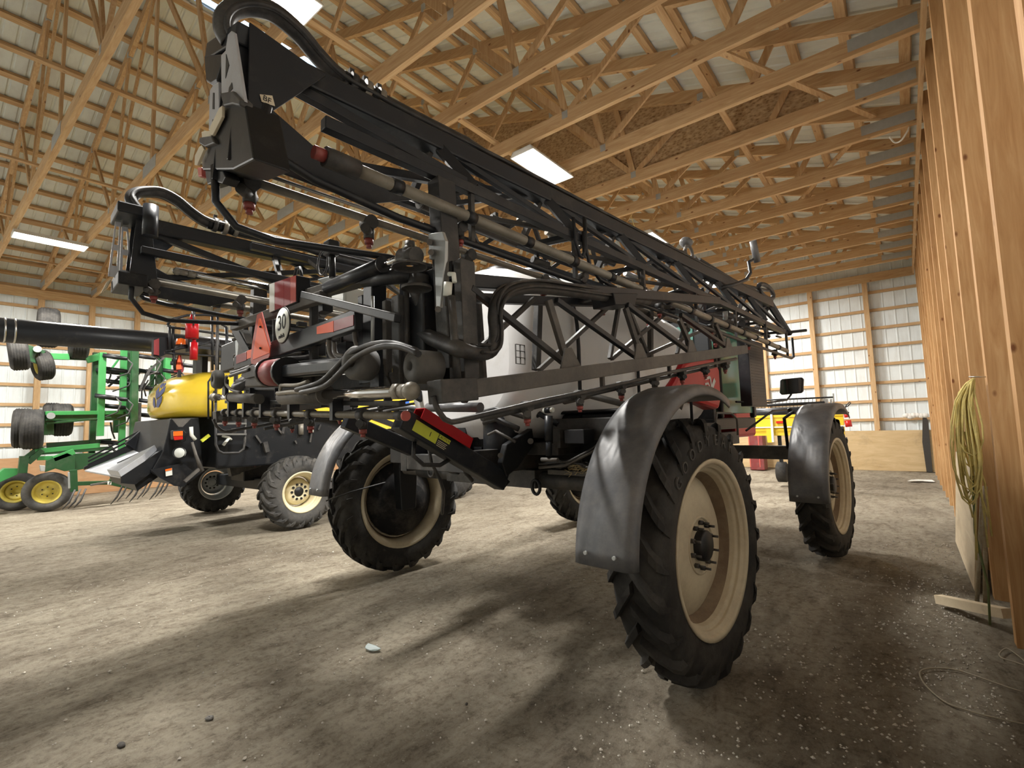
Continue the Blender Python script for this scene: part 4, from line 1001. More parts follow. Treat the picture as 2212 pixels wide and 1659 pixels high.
        ep('slotted_plate', 'plate_bare', [(511, 84), (519, 76), (525, 80), (549, 228), (524, 224), (497, 212), (496, 128), (506, 118)], -.035, .012, .002)
        for pts in (((508, 126), (515, 150), (507, 178)), ((521, 187), (523, 200), (513, 211), (515, 198)), ((508, 208), (511, 214), (508, 220))): ep('plate_slot', 'ink_black', pts, -.037, .002)
        ep('slotted_plate', 'plate_bare', [(470, 188), (482, 172), (484, 290), (461, 284), (463, 200)], -.02, .012, .002)
        for pts in (((471, 205), (474, 205), (474, 240), (470, 240)), ((470, 262), (475, 262), (474, 278), (469, 278))): ep('plate_slot', 'ink_black', pts, -.022, .002)
        ep('hinge_barrel', 'black_plain', [(455, 125), (496, 122), (496, 138), (482, 182), (470, 189), (459, 182)], -.03, .09, .01)
        ep('hinge_block', 'black_plain', [(500, 212), (546, 228), (566, 350), (520, 372), (452, 372), (450, 345), (478, 300)], -.03, .14, .008)
        ep('latch_claw', 'frame_dusty', [(502, 212), (530, 208), (548, 226), (546, 240), (530, 236), (510, 240)], -.05, .05, .006)
        ep('wear_pad', 'label_cream', [(507, 239), (501, 243), (480, 283), (478, 300), (486, 301), (507, 262)], -.05, .012, .002)
        ep('wear_pad', 'label_cream', [(461, 322), (455, 326), (446, 344), (445, 364), (451, 364), (466, 331)], -.05, .012, .002)
        ep('pin_collar', 'label_cream', [(455, 291), (476, 289), (477, 303), (456, 305)], -.04, .03, .004)
        ep('pin_collar', 'frame_dusty', [(456, 305), (482, 302), (490, 318), (468, 326), (455, 318)], -.05, .05, .006)
        ep('end_cap', 'pink_red', [(441, 366), (450, 366), (451, 385), (443, 386)], -.03, .03, .003)
        ep('nozzle_block', 'black_plain', [(453, 370), (492, 372), (498, 385), (490, 400), (476, 396), (458, 402), (454, 385)], -.02, .06, .006)
    # tapered gusset from the end plate forward
    MB().prism([V((1.345*s, E0+.0, 3.22)), V((1.345*s, E0+.0, 2.90)), V((1.345*s, E0+.55, 2.88)), V((1.345*s, E0+.9, 3.02)), V((1.345*s, E0+.55, 3.02)), V((1.345*s, E0+.28, 3.08))], (.012*s, 0, 0)).build('web_plate', 'boom_black', outer, .003)
    MB().prism([V((1.35*s, E0+.0, 3.52)), V((1.35*s, E0+.0, 3.10)), V((1.35*s, E0+.10, 3.16)), V((1.35*s, E0+.34, 3.45))], (.012*s, 0, 0)).build('web_plate', 'boom_black', outer, .003)
    cyl2('fold_cylinder', V((1.2*s, -.9, 3.05)), V((1.2*s, -1.7, 3.09)), V((1.2*s, -2.3, 3.10)), .04, .02, outer)
    if s > 0:
        MB().prism([sl(x, y, 0, 1.366) for x, y in ((561, 204), (588, 207), (594, 230), (565, 220))], (.002, 0, 0)).build('paper_label', 'label_cream', outer)
        letters('BF', .035, 'ink_black', 'label_writing', outer, frame(sl(577, 215, 0, 1.3695), (0, 1, -.12), (0, .12, 1)), .0005)
        MB().prism([sl(x, y, 0, 1.366) for x, y in ((578, 293), (606, 295), (606, 299), (578, 297))], (.002, 0, 0)).build('paper_label', 'label_cream', outer)
        MB().box(1.28, 1.31, 4.7, 4.9, 2.98, 3.0).build('end_tab', 'boom_black', outer)
    # folded tip section lying beside the top bar, and sloped end bracket at the front
    MB().bar(V((1.10*s, -1.9, 3.42)), V((1.02*s, 4.9, 3.30)), .06, .06).bar(V((.92*s, -1.5, 3.08)), V((.95*s, 4.9, 3.02)), .05, .05).build('tip_section', 'boom_black', outer, .005)
    for i in range(8):
        y = -1.4+i*.8
        MB().bar(V((1.08*s, y, 3.40)), V((.93*s, y+.4, 3.06)), .03).bar(V((.93*s, y+.4, 3.06)), V((1.07*s, y+.8, 3.38)), .03).build('tip_brace', 'frame_dusty', outer)
    MB().bar(V((1.26*s, 4.62, 3.52)), V((1.40*s, 5.02, zm(5)+.0)), .06, .05).bar(V((1.05*s, 4.6, 3.5)), V((1.1*s, 5.0, zm(5))), .05, .05).build('front_bracket', 'boom_black', outer, .005)
    MB().cyl(V((1.26*s, 4.85, zm(5)+.02)), V((1.60*s, 5.12, zm(5)+.05)), .022, 8).build('end_peg', 'black_plain', outer)
    # hose bundle along the top
    hz = [Ls(497, 90, 0, 1.16), Ls(484, 66, 0, 1.16), Ls(486, 38, 0, 1.18), Ls(508, 18, 0, 1.2), Ls(550, 14, 0, 1.22), Ls(595, 30, 0, 1.22), Ls(645, 72, 0, 1.22), Ls(690, 125, 0, 1.22), Ls(735, 168, 0, 1.22), Ls(800, 205, 0, 1.22), Ls(880, 248, 0, 1.22), V((1.22*s, -.8, 3.585)), V((1.22*s, .4, 3.58)), V((1.22*s, 2.0, 3.58)), V((1.2*s, 3.6, 3.58)), V((1.16*s, 4.3, 3.56)), V((1.10*s, 4.7, 3.50))]
    Q = []
    for i in range(len(hz)-1):
        q0 = hz[max(i-1, 0)]; q1 = hz[i]; q2 = hz[i+1]; q3 = hz[min(i+2, len(hz)-1)]
        for k in range(4):
            t = k/4; Q.append(.5*((2*q1)+(q2-q0)*t+(2*q0-5*q1+4*q2-q3)*t*t+(3*q1-q0-3*q2+q3)*t**3))
    Q.append(hz[-1])
    MB().tube([V((q.x, q.y, q.z-(.035 if q.y > -1.2 else 0))) for q in Q], .044, 10).build('hose_sleeve', 'hose_black', outer)
    MB().tube([q+V((.05*s, 0, -.02)) for q in Q], .014, 7).build('hose_line', 'hose_black', outer)
    MB().tube([q+V((-.045*s, 0, .01)) for q in Q], .016, 7).build('hose_line', 'frame_dusty', outer)
    for k, (cx_, cy_) in enumerate(((738, 172), (752, 179), (766, 186), (782, 195), (800, 205), (812, 211))):
        c = Ls(cx_, cy_, 0, 1.22); c2 = c+V((0, .035, -.004))
        MB().cyl(c, c2, (.05, .062, .05, .064, .052, .06)[k], 14).build('coupling', ('black_plain', 'frame_dusty', 'black_plain', 'pipe_grey', 'black_plain', 'pipe_grey')[k], outer)
        if k % 2: MB().box(c.x-.012, c.x+.012, c.y+.005, c.y+.03, c.z+.05, c.z+.085).build('clamp', 'frame_dusty', outer)
# clutter where the two boom sections meet at the front
for s in (1, -1):
    for i in range(9):
        y = 1.0+i*.45; z = 2.9+rnd.random()*.4
        fr('boom_fitting', MB().cyl((s*(1.2+rnd.uniform(-.15, .1)), y, z), (s*(1.25+rnd.uniform(-.1, .1)), y+rnd.uniform(.05, .25), z+rnd.uniform(-.1, .1)), rnd.choice((.02, .03, .045)), 10), rnd.choice(('boom_black', 'frame_dusty', 'galvanized')), 0)

# U shaped hoops, knob and hose swivels seen on the right boom
for x0_, x1_ in ((1235, 1262),):
    MB().tube([sl(1238, 470, 0, 1.46), sl(1243, 520, 0, 1.46), sl(1252, 552, 0, 1.46), sl(1258, 556, 0, 1.46), sl(1262, 545, 0, 1.46), sl(1260, 500, 0, 1.46)], .014, 8).build('hose_hoop', 'boom_black', SP)
    MB().tube([sl(1262, 470, 0, 1.46), sl(1266, 540, 0, 1.46), sl(1275, 575, 0, 1.46), sl(1295, 603, 0, 1.46), sl(1330, 622, 0, 1.46)], .015, 8).build('hose_hoop', 'boom_black', SP)
kb = MB().ball(sl(1482, 524, 0, 1.22), (.07, .10, .06)).build('swivel_knob', 'fender_plastic', SP)
MB().tube([sl(1482, 530, 0, 1.22), sl(1478, 545, 0, 1.24), sl(1462, 542, 0, 1.24), sl(1440, 528, 0, 1.24)], .02, 8).build('swivel_hose', 'hose_black', kb)
cc = sl(1488, 545, 0, 1.24)
MB().tube([cc+V((0, .09*math.cos(t*PI/8), .075*math.sin(t*PI/8))) for t in range(16)], .018, 8, True).build('swivel_ring', 'dusty_beam', kb)
MB().bar(sl(1492, 560, 0, 1.24), sl(1486, 640, 0, 1.24), .04).build('swivel_post', 'frame_dusty', kb)
for p, q in (((1500, 555), (1570, 640)), ((1510, 560), (1655, 640)), ((1530, 590), (1660, 628)), ((1400, 560), (1500, 640)), ((1310, 520), (1420, 600))):
    MB().tube([sl(*p, 0, 1.16), sl((p[0]+q[0])/2, (p[1]+q[1])/2+4, 0, 1.1), sl(*q, 0, 1.16)], .02, 7).build('hose', 'hose_black', SP)
c1 = sl(1655, 630, 0, 1.16)
MB().tube([c1+V((0, .35*math.cos(t*PI/10), .10*math.sin(t*PI/10))) for t in range(-9, 10)], .035, 8).build('hose_return', 'hose_black', SP)
for px_, py_, mt_ in ((1180, 500, 'pipe_grey'), (1120, 470, 'label_cream'), (1085, 430, 'black_plain'), (1235, 560, 'galvanized'), (1300, 560, 'frame_dusty'), (1350, 590, 'galvanized'), (1150, 560, 'frame_dusty'), (1060, 470, 'frame_dusty'), (1420, 600, 'galvanized')):
    p = sl(px_, py_, 0, 1.0)
    MB().cyl(p, p+V((.03, .16, -.02)), .028, 10).bar(p+V((0, .05, -.05)), p+V((0, .05, .05)), .03).build('boom_valve', mt_, SP)

# ================================================================== COMBINE
CB = empty('combine_harvester', (-10.75, 5.6, 0))
tag(CB, 'yellow combine harvester with black chopper chute and long black unloading tube', 'combine')
def cb(name, mb, mat, parent=None, bevel=0):
    for i, v in enumerate(mb.v): mb.v[i] = (v[0]+10.75, v[1]-5.6, v[2])
    return mb.build(name, mat, parent or CB, bevel)
def C3(x, y, X=-9.6): return on(x, y, 0, X)
# hood: plan outline rounded at the rear
def hood_plan(z, gx, ry, yf=5.3):
    out = []; n = 26
    for k in range(n+1):
        t = PI*k/n; c, s = math.cos(t), math.sin(t)
        out.append(V((-10.7+gx*math.copysign(abs(c)**.88, c), ry+1.3-1.3*abs(s)**.92, z)))
    out = [V((-10.7+gx, yf, z))]+out+[V((-10.7-gx, yf, z))]
    return out
secs = [hood_plan(2.07, 1.30, 3.05), hood_plan(2.10, 1.36, 2.93), hood_plan(2.22, 1.40, 2.87), hood_plan(2.5, 1.40, 2.87), hood_plan(2.70, 1.36, 2.97), hood_plan(2.84, 1.26, 3.17), hood_plan(2.93, 1.05, 3.47), hood_plan(2.97, .6, 3.90)]
hd_ = cb('rear_hood', MB().loft(secs, closed=True), 'combine_yellow')
mb = MB()
sm = [V((-9.35, 3.78, 2.12)), V((-9.335, 3.76, 2.3)), V((-9.335, 3.75, 2.5)), V((-9.36, 3.8, 2.66))]
cb('panel_seam', MB().tube(sm, .006, 5), 'frame_dusty', hd_)
# leaf mark on the curved rear of the hood
def on_hood(px, py):
    d = ray(px, py); lo_, hi_ = 9.0, 16.0
    def f(t):
        p = CAM+d*t; u = min(1, abs(p.x+10.7)/1.40)
        c = u**(1/.88); s_ = math.sqrt(max(0, 1-c*c)); return (2.87+1.3-1.3*s_**.92)-p.y
    t = 7.0
    while t < 16 and f(t) > 0 or abs((CAM+d*t).x+10.7) > 1.40: t += .005
    return CAM+d*(t-.03)
for poly in (((326.5, 862), (328, 858), (330, 865), (331, 879), (329, 881), (326, 874)), ((333, 880), (335, 865), (344, 856), (346, 855), (344, 868), (338, 880)), ((332, 857), (333, 845), (340, 836), (338, 850), (334, 864)),
             ((336, 860), (337, 851), (346, 840), (354, 834), (351, 845), (342, 856)), ((341, 834), (345, 829), (350, 827), (344, 840)), ((347, 838), (349, 830), (354, 826), (354, 830), (350, 836))):
    cx_ = sum(p[0] for p in poly)/len(poly); cy_ = sum(p[1] for p in poly)/len(poly)
    P_ = [on_hood(px+4, py) for px, py in poly]; mb = MB(); c_ = on_hood(cx_+4, cy_)
    n = len(P_); mb.add([c_]+P_, [(0, i+1, (i+1) % n+1) for i in range(n)])
    lf = cb('leaf_mark', mb, 'logo_blue', hd_); sd_ = lf.modifiers.new('thick', 'SOLIDIFY'); sd_.thickness = .006
# side panels and swoosh
yl = MB().prism([(-9.32, 4.2, 2.07), (-9.32, 5.5, 2.05), (-9.32, 6.4, 1.80), (-9.32, 7.4, 1.55), (-9.32, 9.6, 1.5), (-9.32, 9.6, 3.0), (-9.32, 4.2, 2.90)], (-.08, 0, 0))
sp_ = cb('side_panel', yl, 'combine_yellow', None, .02)
cb('black_swoosh', MB().prism([(-9.315, 5.0, 2.36), (-9.315, 6.2, 2.12), (-9.315, 7.2, 1.80), (-9.315, 7.9, 1.72), (-9.315, 7.2, 1.92), (-9.315, 6.2, 2.26), (-9.315, 5.2, 2.5)], (.01, 0, 0)), 'black_plain', sp_)
cb('black_swoosh', MB().prism([(-9.315, 5.9, 2.75), (-9.315, 7.1, 2.45), (-9.315, 7.6, 2.5), (-9.315, 7.0, 2.85), (-9.315, 6.1, 2.95)], (.01, 0, 0)), 'black_plain', sp_)
cb('blue_decal', MB().prism([C3(858, 872, -9.31), C3(866, 864, -9.31), C3(884, 866, -9.31), C3(882, 882, -9.31)], (.01, 0, 0)), 'blue_paint', sp_)
cb('machine_body', MB().box(-12.1, -9.45, 3.5, 9.4, 1.15, 2.06), 'black_plain', None, .03)
cb('machine_body', MB().box(-12.0, -9.5, 4.4, 9.6, 2.06, 2.9), 'combine_yellow', None, .05)
cb('grain_tank', MB().box(-11.8, -9.7, 7.6, 9.6, 2.9, 3.35), 'combine_yellow', None, .05)
cb('cab', MB().box(-11.7, -9.8, 9.7, 11.3, 1.9, 3.5), 'black_plain', None, .08)
cb('cab_roof', MB().box(-11.8, -9.7, 9.6, 11.6, 3.5, 3.65), 'combine_yellow', None, .04)
# chopper and chute: black side cheeks, bare metal floor with slots
ch = cb('chopper_housing', MB().prism([C3(352, 974, -9.75), C3(362, 935, -9.75), C3(368, 904, -9.75), C3(430, 902, -9.75), C3(440, 1020, -9.75), C3(398, 1050, -9.75), C3(372, 1046, -9.75), C3(325, 1020, -9.75)], (-2.0, 0, 0)), 'black_plain', None, .015)
A, B_, Cc, D = on(182, 1016, 0, -11.5), on(262, 1031, 0, -9.75), on(352, 972, 0, -9.8), on(345, 950, 0, -11.3)
nn = (B_-A).cross(D-A).normalized(); nn = nn if nn.z > 0 else -nn
pan = MB().prism([A, B_, Cc, D], nn*-.03)
cf = cb('chute_floor', pan, 'plate_bare', None, .004)
def onp(u, v): return (A.lerp(B_, u)).lerp(D.lerp(Cc, u), v)+nn*.008
for u in (.38, .66):
    cb('chute_slot', MB().bar(onp(u, .30), onp(u, .97), .035, .012, up=nn), 'ink_black', cf)
cb('chute_lip', MB().prism([onp(.72, 0.0), onp(1, 0.0), onp(1, .55), onp(.80, .9)], nn*.10), 'plate_bare', cf, .004)
cb('chute_cheek', MB().prism([onp(1.0, .0), onp(1.0, 1.0), onp(1.0, 1.0)+V((0, 0, -.25)), onp(1.0, .35)+V((0, 0, -.28)), onp(1, .0)+V((0, 0, -.1))], V((-.04, 0, 0))), 'black_plain', ch)
cb('chute_cheek', MB().prism([onp(0, .0), onp(0, 1.0), onp(0, 1.0)+V((0, 0, .16)), onp(0, .75)+V((0, 0, .15)), onp(0, .0)+V((0, 0, .05))], V((-.04, 0, 0))), 'black_plain', ch)
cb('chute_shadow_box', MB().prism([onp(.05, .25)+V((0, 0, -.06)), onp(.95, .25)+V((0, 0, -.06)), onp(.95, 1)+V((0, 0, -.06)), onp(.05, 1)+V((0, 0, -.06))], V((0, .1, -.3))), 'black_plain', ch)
for k in range(3): cb('chute_rod', MB().bar(onp(0, .05)+V((-.03, 0, .06+.06*k)), onp(0, 1.0)+V((-.03, 0, .16+.10*k)), .03), 'black_plain', ch)
cb('chopper_cover', MB().prism([C3(268, 957, -11.4), C3(300, 930, -11.4), C3(345, 915, -11.4), C3(350, 935, -11.4), C3(290, 972, -11.4)], (.1, 0, 0)), 'boom_black', ch, .01)
cb('side_shield', MB().prism([C3(325, 1015, -9.6), C3(395, 1000, -9.6), C3(420, 1020, -9.6), C3(398, 1052, -9.6), C3(378, 1050, -9.6), C3(345, 1032, -9.6)], (-.05, 0, 0)), 'black_plain', ch)
lb_ = cb('warning_label', MB().prism([C3(357, 1014, -9.58), C3(371, 1011, -9.58), C3(372, 1026, -9.58), C3(358, 1029, -9.58)], (.01, 0, 0)), 'sign_white', ch)
cb('label_band', MB().prism([C3(357, 1014, -9.565), C3(371, 1011, -9.565), C3(371, 1015, -9.565), C3(357, 1018, -9.565)], (.005, 0, 0)), 'lamp_orange', ch)
tp = cb('tail_lamp', MB().prism([C3(373, 930, -9.5), C3(386, 929, -9.5), C3(396, 928, -9.5), C3(403, 935, -9.5), C3(402, 952, -9.5), C3(392, 955, -9.5), C3(374, 950, -9.5)], (-.12, 0, 0)), 'black_plain', None, .01)
cb('lens', MB().prism([C3(374, 932, -9.49), C3(394, 931, -9.49), C3(394, 941, -9.49), C3(374, 942, -9.49)], (.02, 0, 0)), 'lamp_orange', tp)
cb('lens', MB().prism([C3(374, 943, -9.49), C3(394, 942, -9.49), C3(394, 949, -9.49), C3(376, 951, -9.49)], (.02, 0, 0)), 'lamp_red', tp)
c = C3(389, 978, -9.5)
wl = cb('work_lamp', MB().lathe([(0, .001), (0, .06), (.06, .1), (.075, .1), (.075, .085), (.07, .08)], c+V((-.06, .03, 0)), (.75, -.6, 0), 20), 'black_plain')
cb('lens', MB().lathe([(0, .09), (.02, .06), (.026, .001)], c, (.75, -.6, 0), 20), 'lens_clear', wl)
cb('inner_funnel', MB().prism([C3(372, 905, -9.45), C3(412, 905, -9.45), C3(395, 922, -9.45), C3(386, 922, -9.45)], (-.02, 0, 0)), 'dusty_beam')
cb('prop_shaft', MB().tube([C3(415, 955, -9.4), C3(424, 985, -9.4), C3(436, 1018, -9.4)], [.02, .024, .04], 10), 'dusty_beam')
cb('strut', MB().bar(C3(399, 1040, -9.4), C3(430, 1013, -9.4), .05), 'dusty_beam')
cb('handle', MB().bar(C3(435, 953, -9.42), C3(452, 940, -9.42), .04, .05), 'label_yellow')
cb('handle', MB().tube([C3(413, 922, -9.42), C3(414, 940, -9.42), C3(422, 950, -9.42)], .03, 8), 'sign_white')
cb('handle', MB().tube([C3(480, 942, -9.42), C3(495, 945, -9.42), C3(500, 950, -9.42)], .02, 8).bar(C3(482, 962, -9.42), C3(495, 945, -9.42), .04), 'sign_white')
# swing ladder
ld_ = cb('ladder', MB().tube([C3(466, 870, -9.2), C3(466, 960, -9.2), C3(472, 974, -9.2), C3(482, 979, -9.2), C3(515, 978, -9.2), C3(526, 970, -9.2), C3(529, 955, -9.2), C3(530, 905, -9.2)], .022, 8).tube([C3(466, 870, -9.2), C3(468, 760, -9.2), C3(470, 690, -9.2)], .022, 8), 'frame_dusty')
for y in (915, 938): cb('step', MB().bar(C3(467, y, -9.2), C3(530, y, -9.2), .10, .03), 'steel', ld_)
cb('hand_rail', MB().tube([C3(478, 812, -9.2), C3(458, 813, -9.2), C3(450, 825, -9.2), C3(450, 905, -9.2)], .016, 8).tube([C3(464, 845, -9.2), C3(459, 852, -9.2), C3(459, 905, -9.2)], .016, 8), 'black_plain')
# platform rails above the hood
rl = MB()
for pts in ([(362, 702), (370, 690), (405, 681), (440, 680), (470, 682), (512, 690)], [(362, 702), (368, 707), (410, 712), (512, 727)], [(358, 760), (375, 755), (430, 745), (458, 739)], [(374, 707), (374, 760)], [(458, 682), (459, 800)], [(470, 682), (471, 812)], [(488, 705), (492, 790)], [(478, 700), (490, 708), (493, 790)], [(462, 745), (510, 752)], [(462, 785), (512, 786)], [(462, 770), (470, 800)], [(355, 762), (375, 764), (512, 772)], [(375, 757), (378, 800)], [(366, 702), (368, 760)]):
    rl.tube([C3(x, y, -9.7) for x, y in pts], .022, 7)
cb('guard_rail', rl, 'black_plain')
cb('rail_post', MB().bar(C3(407, 690, -9.7), C3(408, 760, -9.7), .12, .06, up=(0, 1, 0)), 'black_plain')
cb('platform', MB().box(-11.2, -9.7, 3.0, 4.4, 3.28, 3.33), 'black_plain')
cb('platform_leg', MB().box(-10.6, -10.5, 3.6, 3.7, 2.85, 3.3).box(-9.9, -9.8, 3.7, 3.8, 2.75, 3.3), 'black_plain')
lbx = cb('marker_board', MB().prism([C3(332, 732, -9.9), C3(345, 728, -9.9), C3(372, 730, -9.9), C3(373, 758, -9.9), C3(345, 772, -9.9), C3(331, 769, -9.9)], (-.1, 0, 0)), 'black_plain')
cb('board_stripe', MB().prism([C3(332, 735, -9.89), C3(343, 731, -9.89), C3(343, 768, -9.89), C3(332, 766, -9.89)], (.02, 0, 0)), 'retro_red', lbx)
cb('beacon', MB().lathe([(0, .08), (.10, .07), (.12, .001)], C3(391, 745, -9.9), (0, 0, 1), 16), 'lamp_orange')
s2 = cb('slow_vehicle_sign', MB().prism([C3(x, y, -9.95) for x, y in ((386, 764), (389, 764), (396, 798), (394, 804), (376, 804), (375, 799))], (0, .01, 0)), 'retro_red')
cb('sign_triangle', MB().prism([C3(x, y, -9.94) for x, y in ((387, 768), (388, 768), (393, 797), (379, 799))], (.01, -.006, 0)), 'retro_orange', s2)
cb('sign_post', MB().bar(C3(387, 800, -9.96), C3(387, 815, -9.96), .05), 'black_plain', s2)
# unloading tube lying back along the left side
t0_, t1_ = V((-12.1, -.9, 3.62)), V((-12.1, 7.4, 3.80))
ut = cb('unloading_tube', MB().tube([t0_, t1_], .215, 28), 'boom_black')
for f in (.225, .235, .25): cb('tube_band', MB().cyl(t0_.lerp(t1_, f), t0_.lerp(t1_, f+.003), .222, 28), 'steel', ut)
cb('spout', MB().tube([t0_, t0_+V((0, -.25, -.05)), t0_+V((0, -.4, -.3))], .22, 20), 'boom_black', ut)
cb('tube_rest', MB().box(-12.2, -12.0, 4.0, 4.1, 2.9, 3.5).box(-12.2, -12.0, 7.2, 7.5, 2.0, 3.6), 'black_plain')
# wheels of the combine
rt = tire_mesh(.66, .54, .36, 20, .045, .5, .06); rr_ = rim_mb(.54, .355)
for (x, y, rz, fl) in ((-8.98, 4.72, -.06, 0), (-12.62, 4.62, -.04, 1)):
    e = rr_.build('wheel_rim', 'rim_pale' if not fl else 'galvanized', CB); e.location = (x+10.75, y-5.6, .655); e.rotation_euler = (.3, 0, (PI if fl else 0)+rz)
    rt.build('tire', 'rubber_dusty' if not fl else 'rubber', e)
    MB().lathe([(.04, .09), (.075, .085), (.08, .001)], (0, 0, 0), (1, 0, 0), 18).build('hub_cap', 'ink_black', e)
    for k in range(10):
        a = 2*PI*k/10; p = V((.062, .135*math.sin(a), .135*math.cos(a))); MB().cyl(p, p+V((.03, 0, 0)), .024, 6).build('wheel_nut', 'ink_black', e)
fw_t = tire_mesh(.93, .62, .46, 20, .05, .5, .07); fw_r = rim_mb(.62, .455)
for (x, y, fl) in ((-9.12, 8.75, 0), (-12.5, 8.75, 1)):
    e = fw_r.build('wheel_rim', 'rim_pale', CB); e.location = (x+10.75, y-5.6, .92); e.rotation_euler = (0, 0, PI if fl else 0)
    fw_t.build('tire', 'rubber', e)
cb('steer_axle', MB().box(-12.4, -9.2, 4.6, 4.85, .62, .86).box(-11.1, -10.5, 4.4, 5.0, .8, 1.2), 'black_plain', None, .02)
cb('drive_axle', MB().box(-12.3, -9.4, 8.5, 9.0, .75, 1.15), 'black_plain', None, .02)
cb('tie_cylinder', MB().bar(C3(500, 1018, -9.9), C3(560, 1000, -9.9), .10, .14).bar(C3(495, 1020, -9.9), C3(515, 1014, -9.9), .14, .16), 'frame_dusty')
cb('warning_label', MB().prism([C3(549, 1001, -9.8), C3(562, 997, -9.8), C3(562, 1004, -9.8), C3(549, 1008, -9.8)], (.01, 0, 0)), 'pink_red')
for i in range(9):
    px_ = 500+i*24+rnd.uniform(-8, 8); y_ = 925+rnd.uniform(-15, 40)
    cb('fitting', MB().bar(C3(px_, y_, -9.42), C3(px_+rnd.uniform(-10, 14), y_+rnd.uniform(6, 22), -9.42), rnd.choice((.03, .05, .08))), rnd.choice(('frame_dusty', 'frame_dusty', 'dusty_beam', 'boom_black')))
for x_, y_ in ((650, 925), (672, 920)):
    cb('filter_can', MB().cyl(C3(x_, y_-10, -9.42), C3(x_, y_+14, -9.42), .05, 12), 'sign_white' if x_ > 660 else 'pipe_grey')
# extinguisher hangs on the combine's rail post
fe = MB(); c0 = C3(415, 716, -9.48)
o = fe.cyl(c0+V((0, 0, -.12)), c0+V((0, 0, .2)), .10, 16).cyl(c0+V((0, 0, .2)), c0+V((0, 0, .30)), .045, 12, .03).build('fire_extinguisher', 'paint_red')
tag(rec(o), 'red fire extinguisher strapped to the platform rail of the yellow combine', 'fire extinguisher')
hv = MB().tube([V((0, 0, .40)), V((.06, -.02, .46)), V((.14, -.03, .40)), V((.15, -.03, .2))], .014, 7).build('hose', 'hose_black', o)
MB().box(-.02, .08, -.02, .02, .41, .45).build('lever', 'black_plain', o)
c0 = C3(419, 750, -9.48)
o = MB().cyl(c0+V((0, 0, -.22)), c0+V((0, 0, .08)), .06, 14).cyl(c0+V((0, 0, .08)), c0+V((0, 0, .14)), .03, 10).build('fire_extinguisher', 'paint_red')
tag(rec(o), 'smaller red extinguisher bottle hanging below the first on the combine rail', 'fire extinguisher')

# ================================================================== GREEN CULTIVATOR (wings folded up)
CO = V((-17.0, 4.0, 0))
CV = empty('field_cultivator', CO)
tag(CV, 'green folding field cultivator with raised wings and yellow rimmed wheels', 'cultivator')
def cv(name, mb, mat='green_paint', parent=None, bevel=.008):
    mb.v = [(v[0]-CO.x, v[1]-CO.y, v[2]) for v in mb.v]; return mb.build(name, mat, parent or CV, bevel)
def G(x, y, X=-16.4): return on(x, y, 0, X)
def plain_tire(R, w, rr):
    h = w/2
    p = [(-h*.6, rr), (-h*.85, rr+.03), (-h, rr+(R-rr)*.45), (-h*.93, R-.06), (-h*.7, R-.015)]
    for i in range(5):
        x = -h*.55+i*h*.275; p += [(x-.012, R-.004), (x, R-.016), (x+.012, R)]
    p += [(h*.7, R-.015), (h*.93, R-.06), (h, rr+(R-rr)*.45), (h*.85, rr+.03), (h*.6, rr)]
    return MB().lathe(p, (0, 0, 0), (1, 0, 0), 40)
def small_rim(w, rr):
    h = w/2; p = [(-h*.62, rr), (-h*.7, rr+.015), (-h*.6, rr-.02), (0, rr-.05), (h*.4, rr-.04), (h*.62, rr-.01), (h*.72, rr+.016), (h*.62, rr-.006), (h*.4, rr-.035), (h*.15, rr-.06), (h*.1, rr*.62), (h*.3, rr*.5), (h*.3, rr*.3), (h*.55, rr*.28), (h*.55, .001)]
    return MB().lathe(p, (0, 0, 0), (1, 0, 0), 32)
def wheel_at(c, ax, R, w, rr, nm='rim_yellow'):
    e = small_rim(w, rr).build('wheel_rim', nm, CV); e.location = V(c)-CO
    e.rotation_mode = 'QUATERNION'; e.rotation_quaternion = V((1, 0, 0)).rotation_difference(V(ax).normalized())
    plain_tire(R, w, rr).build('tire', 'rubber_dusty' if c[2] < .6 else 'rubber', e)
    for k in range(6):
        a = 2*PI*k/6; p = V((w*.10, rr*.42*math.sin(a), rr*.42*math.cos(a))); MB().cyl(p, p+V((.04, 0, 0)), .016, 6).build('wheel_nut', 'ink_black', e)
    return e
# ground pair (axis towards the camera side)
wheel_at((-16.75, 2.40, .47), (1, -.30, 0), .47, .38, .27)
wheel_at((-17.75, 1.95, .47), (-1, .30, 0), .47, .38, .27)
# wing wheels carried high
for (px, py, X, ax, R, w) in ((70, 927, -16.6, (-.15, -1, 0), .49, .42), (48, 925, -17.0, (-.15, -1, 0), .49, .36), (135, 907, -16.9, (-.1, -1, 0), .42, .40), (112, 905, -17.3, (-.1, -1, 0), .42, .36),
                              (40, 763, -16.6, (-.1, -1, -.15), .42, .36), (92, 789, -16.9, (.1, -1, -.22), .38, .34), (104, 708, -17.2, (-.1, -1, 0), .52, .44), (171, 738, -16.8, (-.1, -1, 0), .46, .40)):
    wheel_at(G(px, py, X), ax, R, w, R*.52)
def beam(p, q, w, h=None, mat='green_paint', X=-16.4, X2=None, nm='frame_beam'):
    return cv(nm, MB().bar(G(*p, X), G(*q, X if X2 is None else X2), w, h or w), mat)
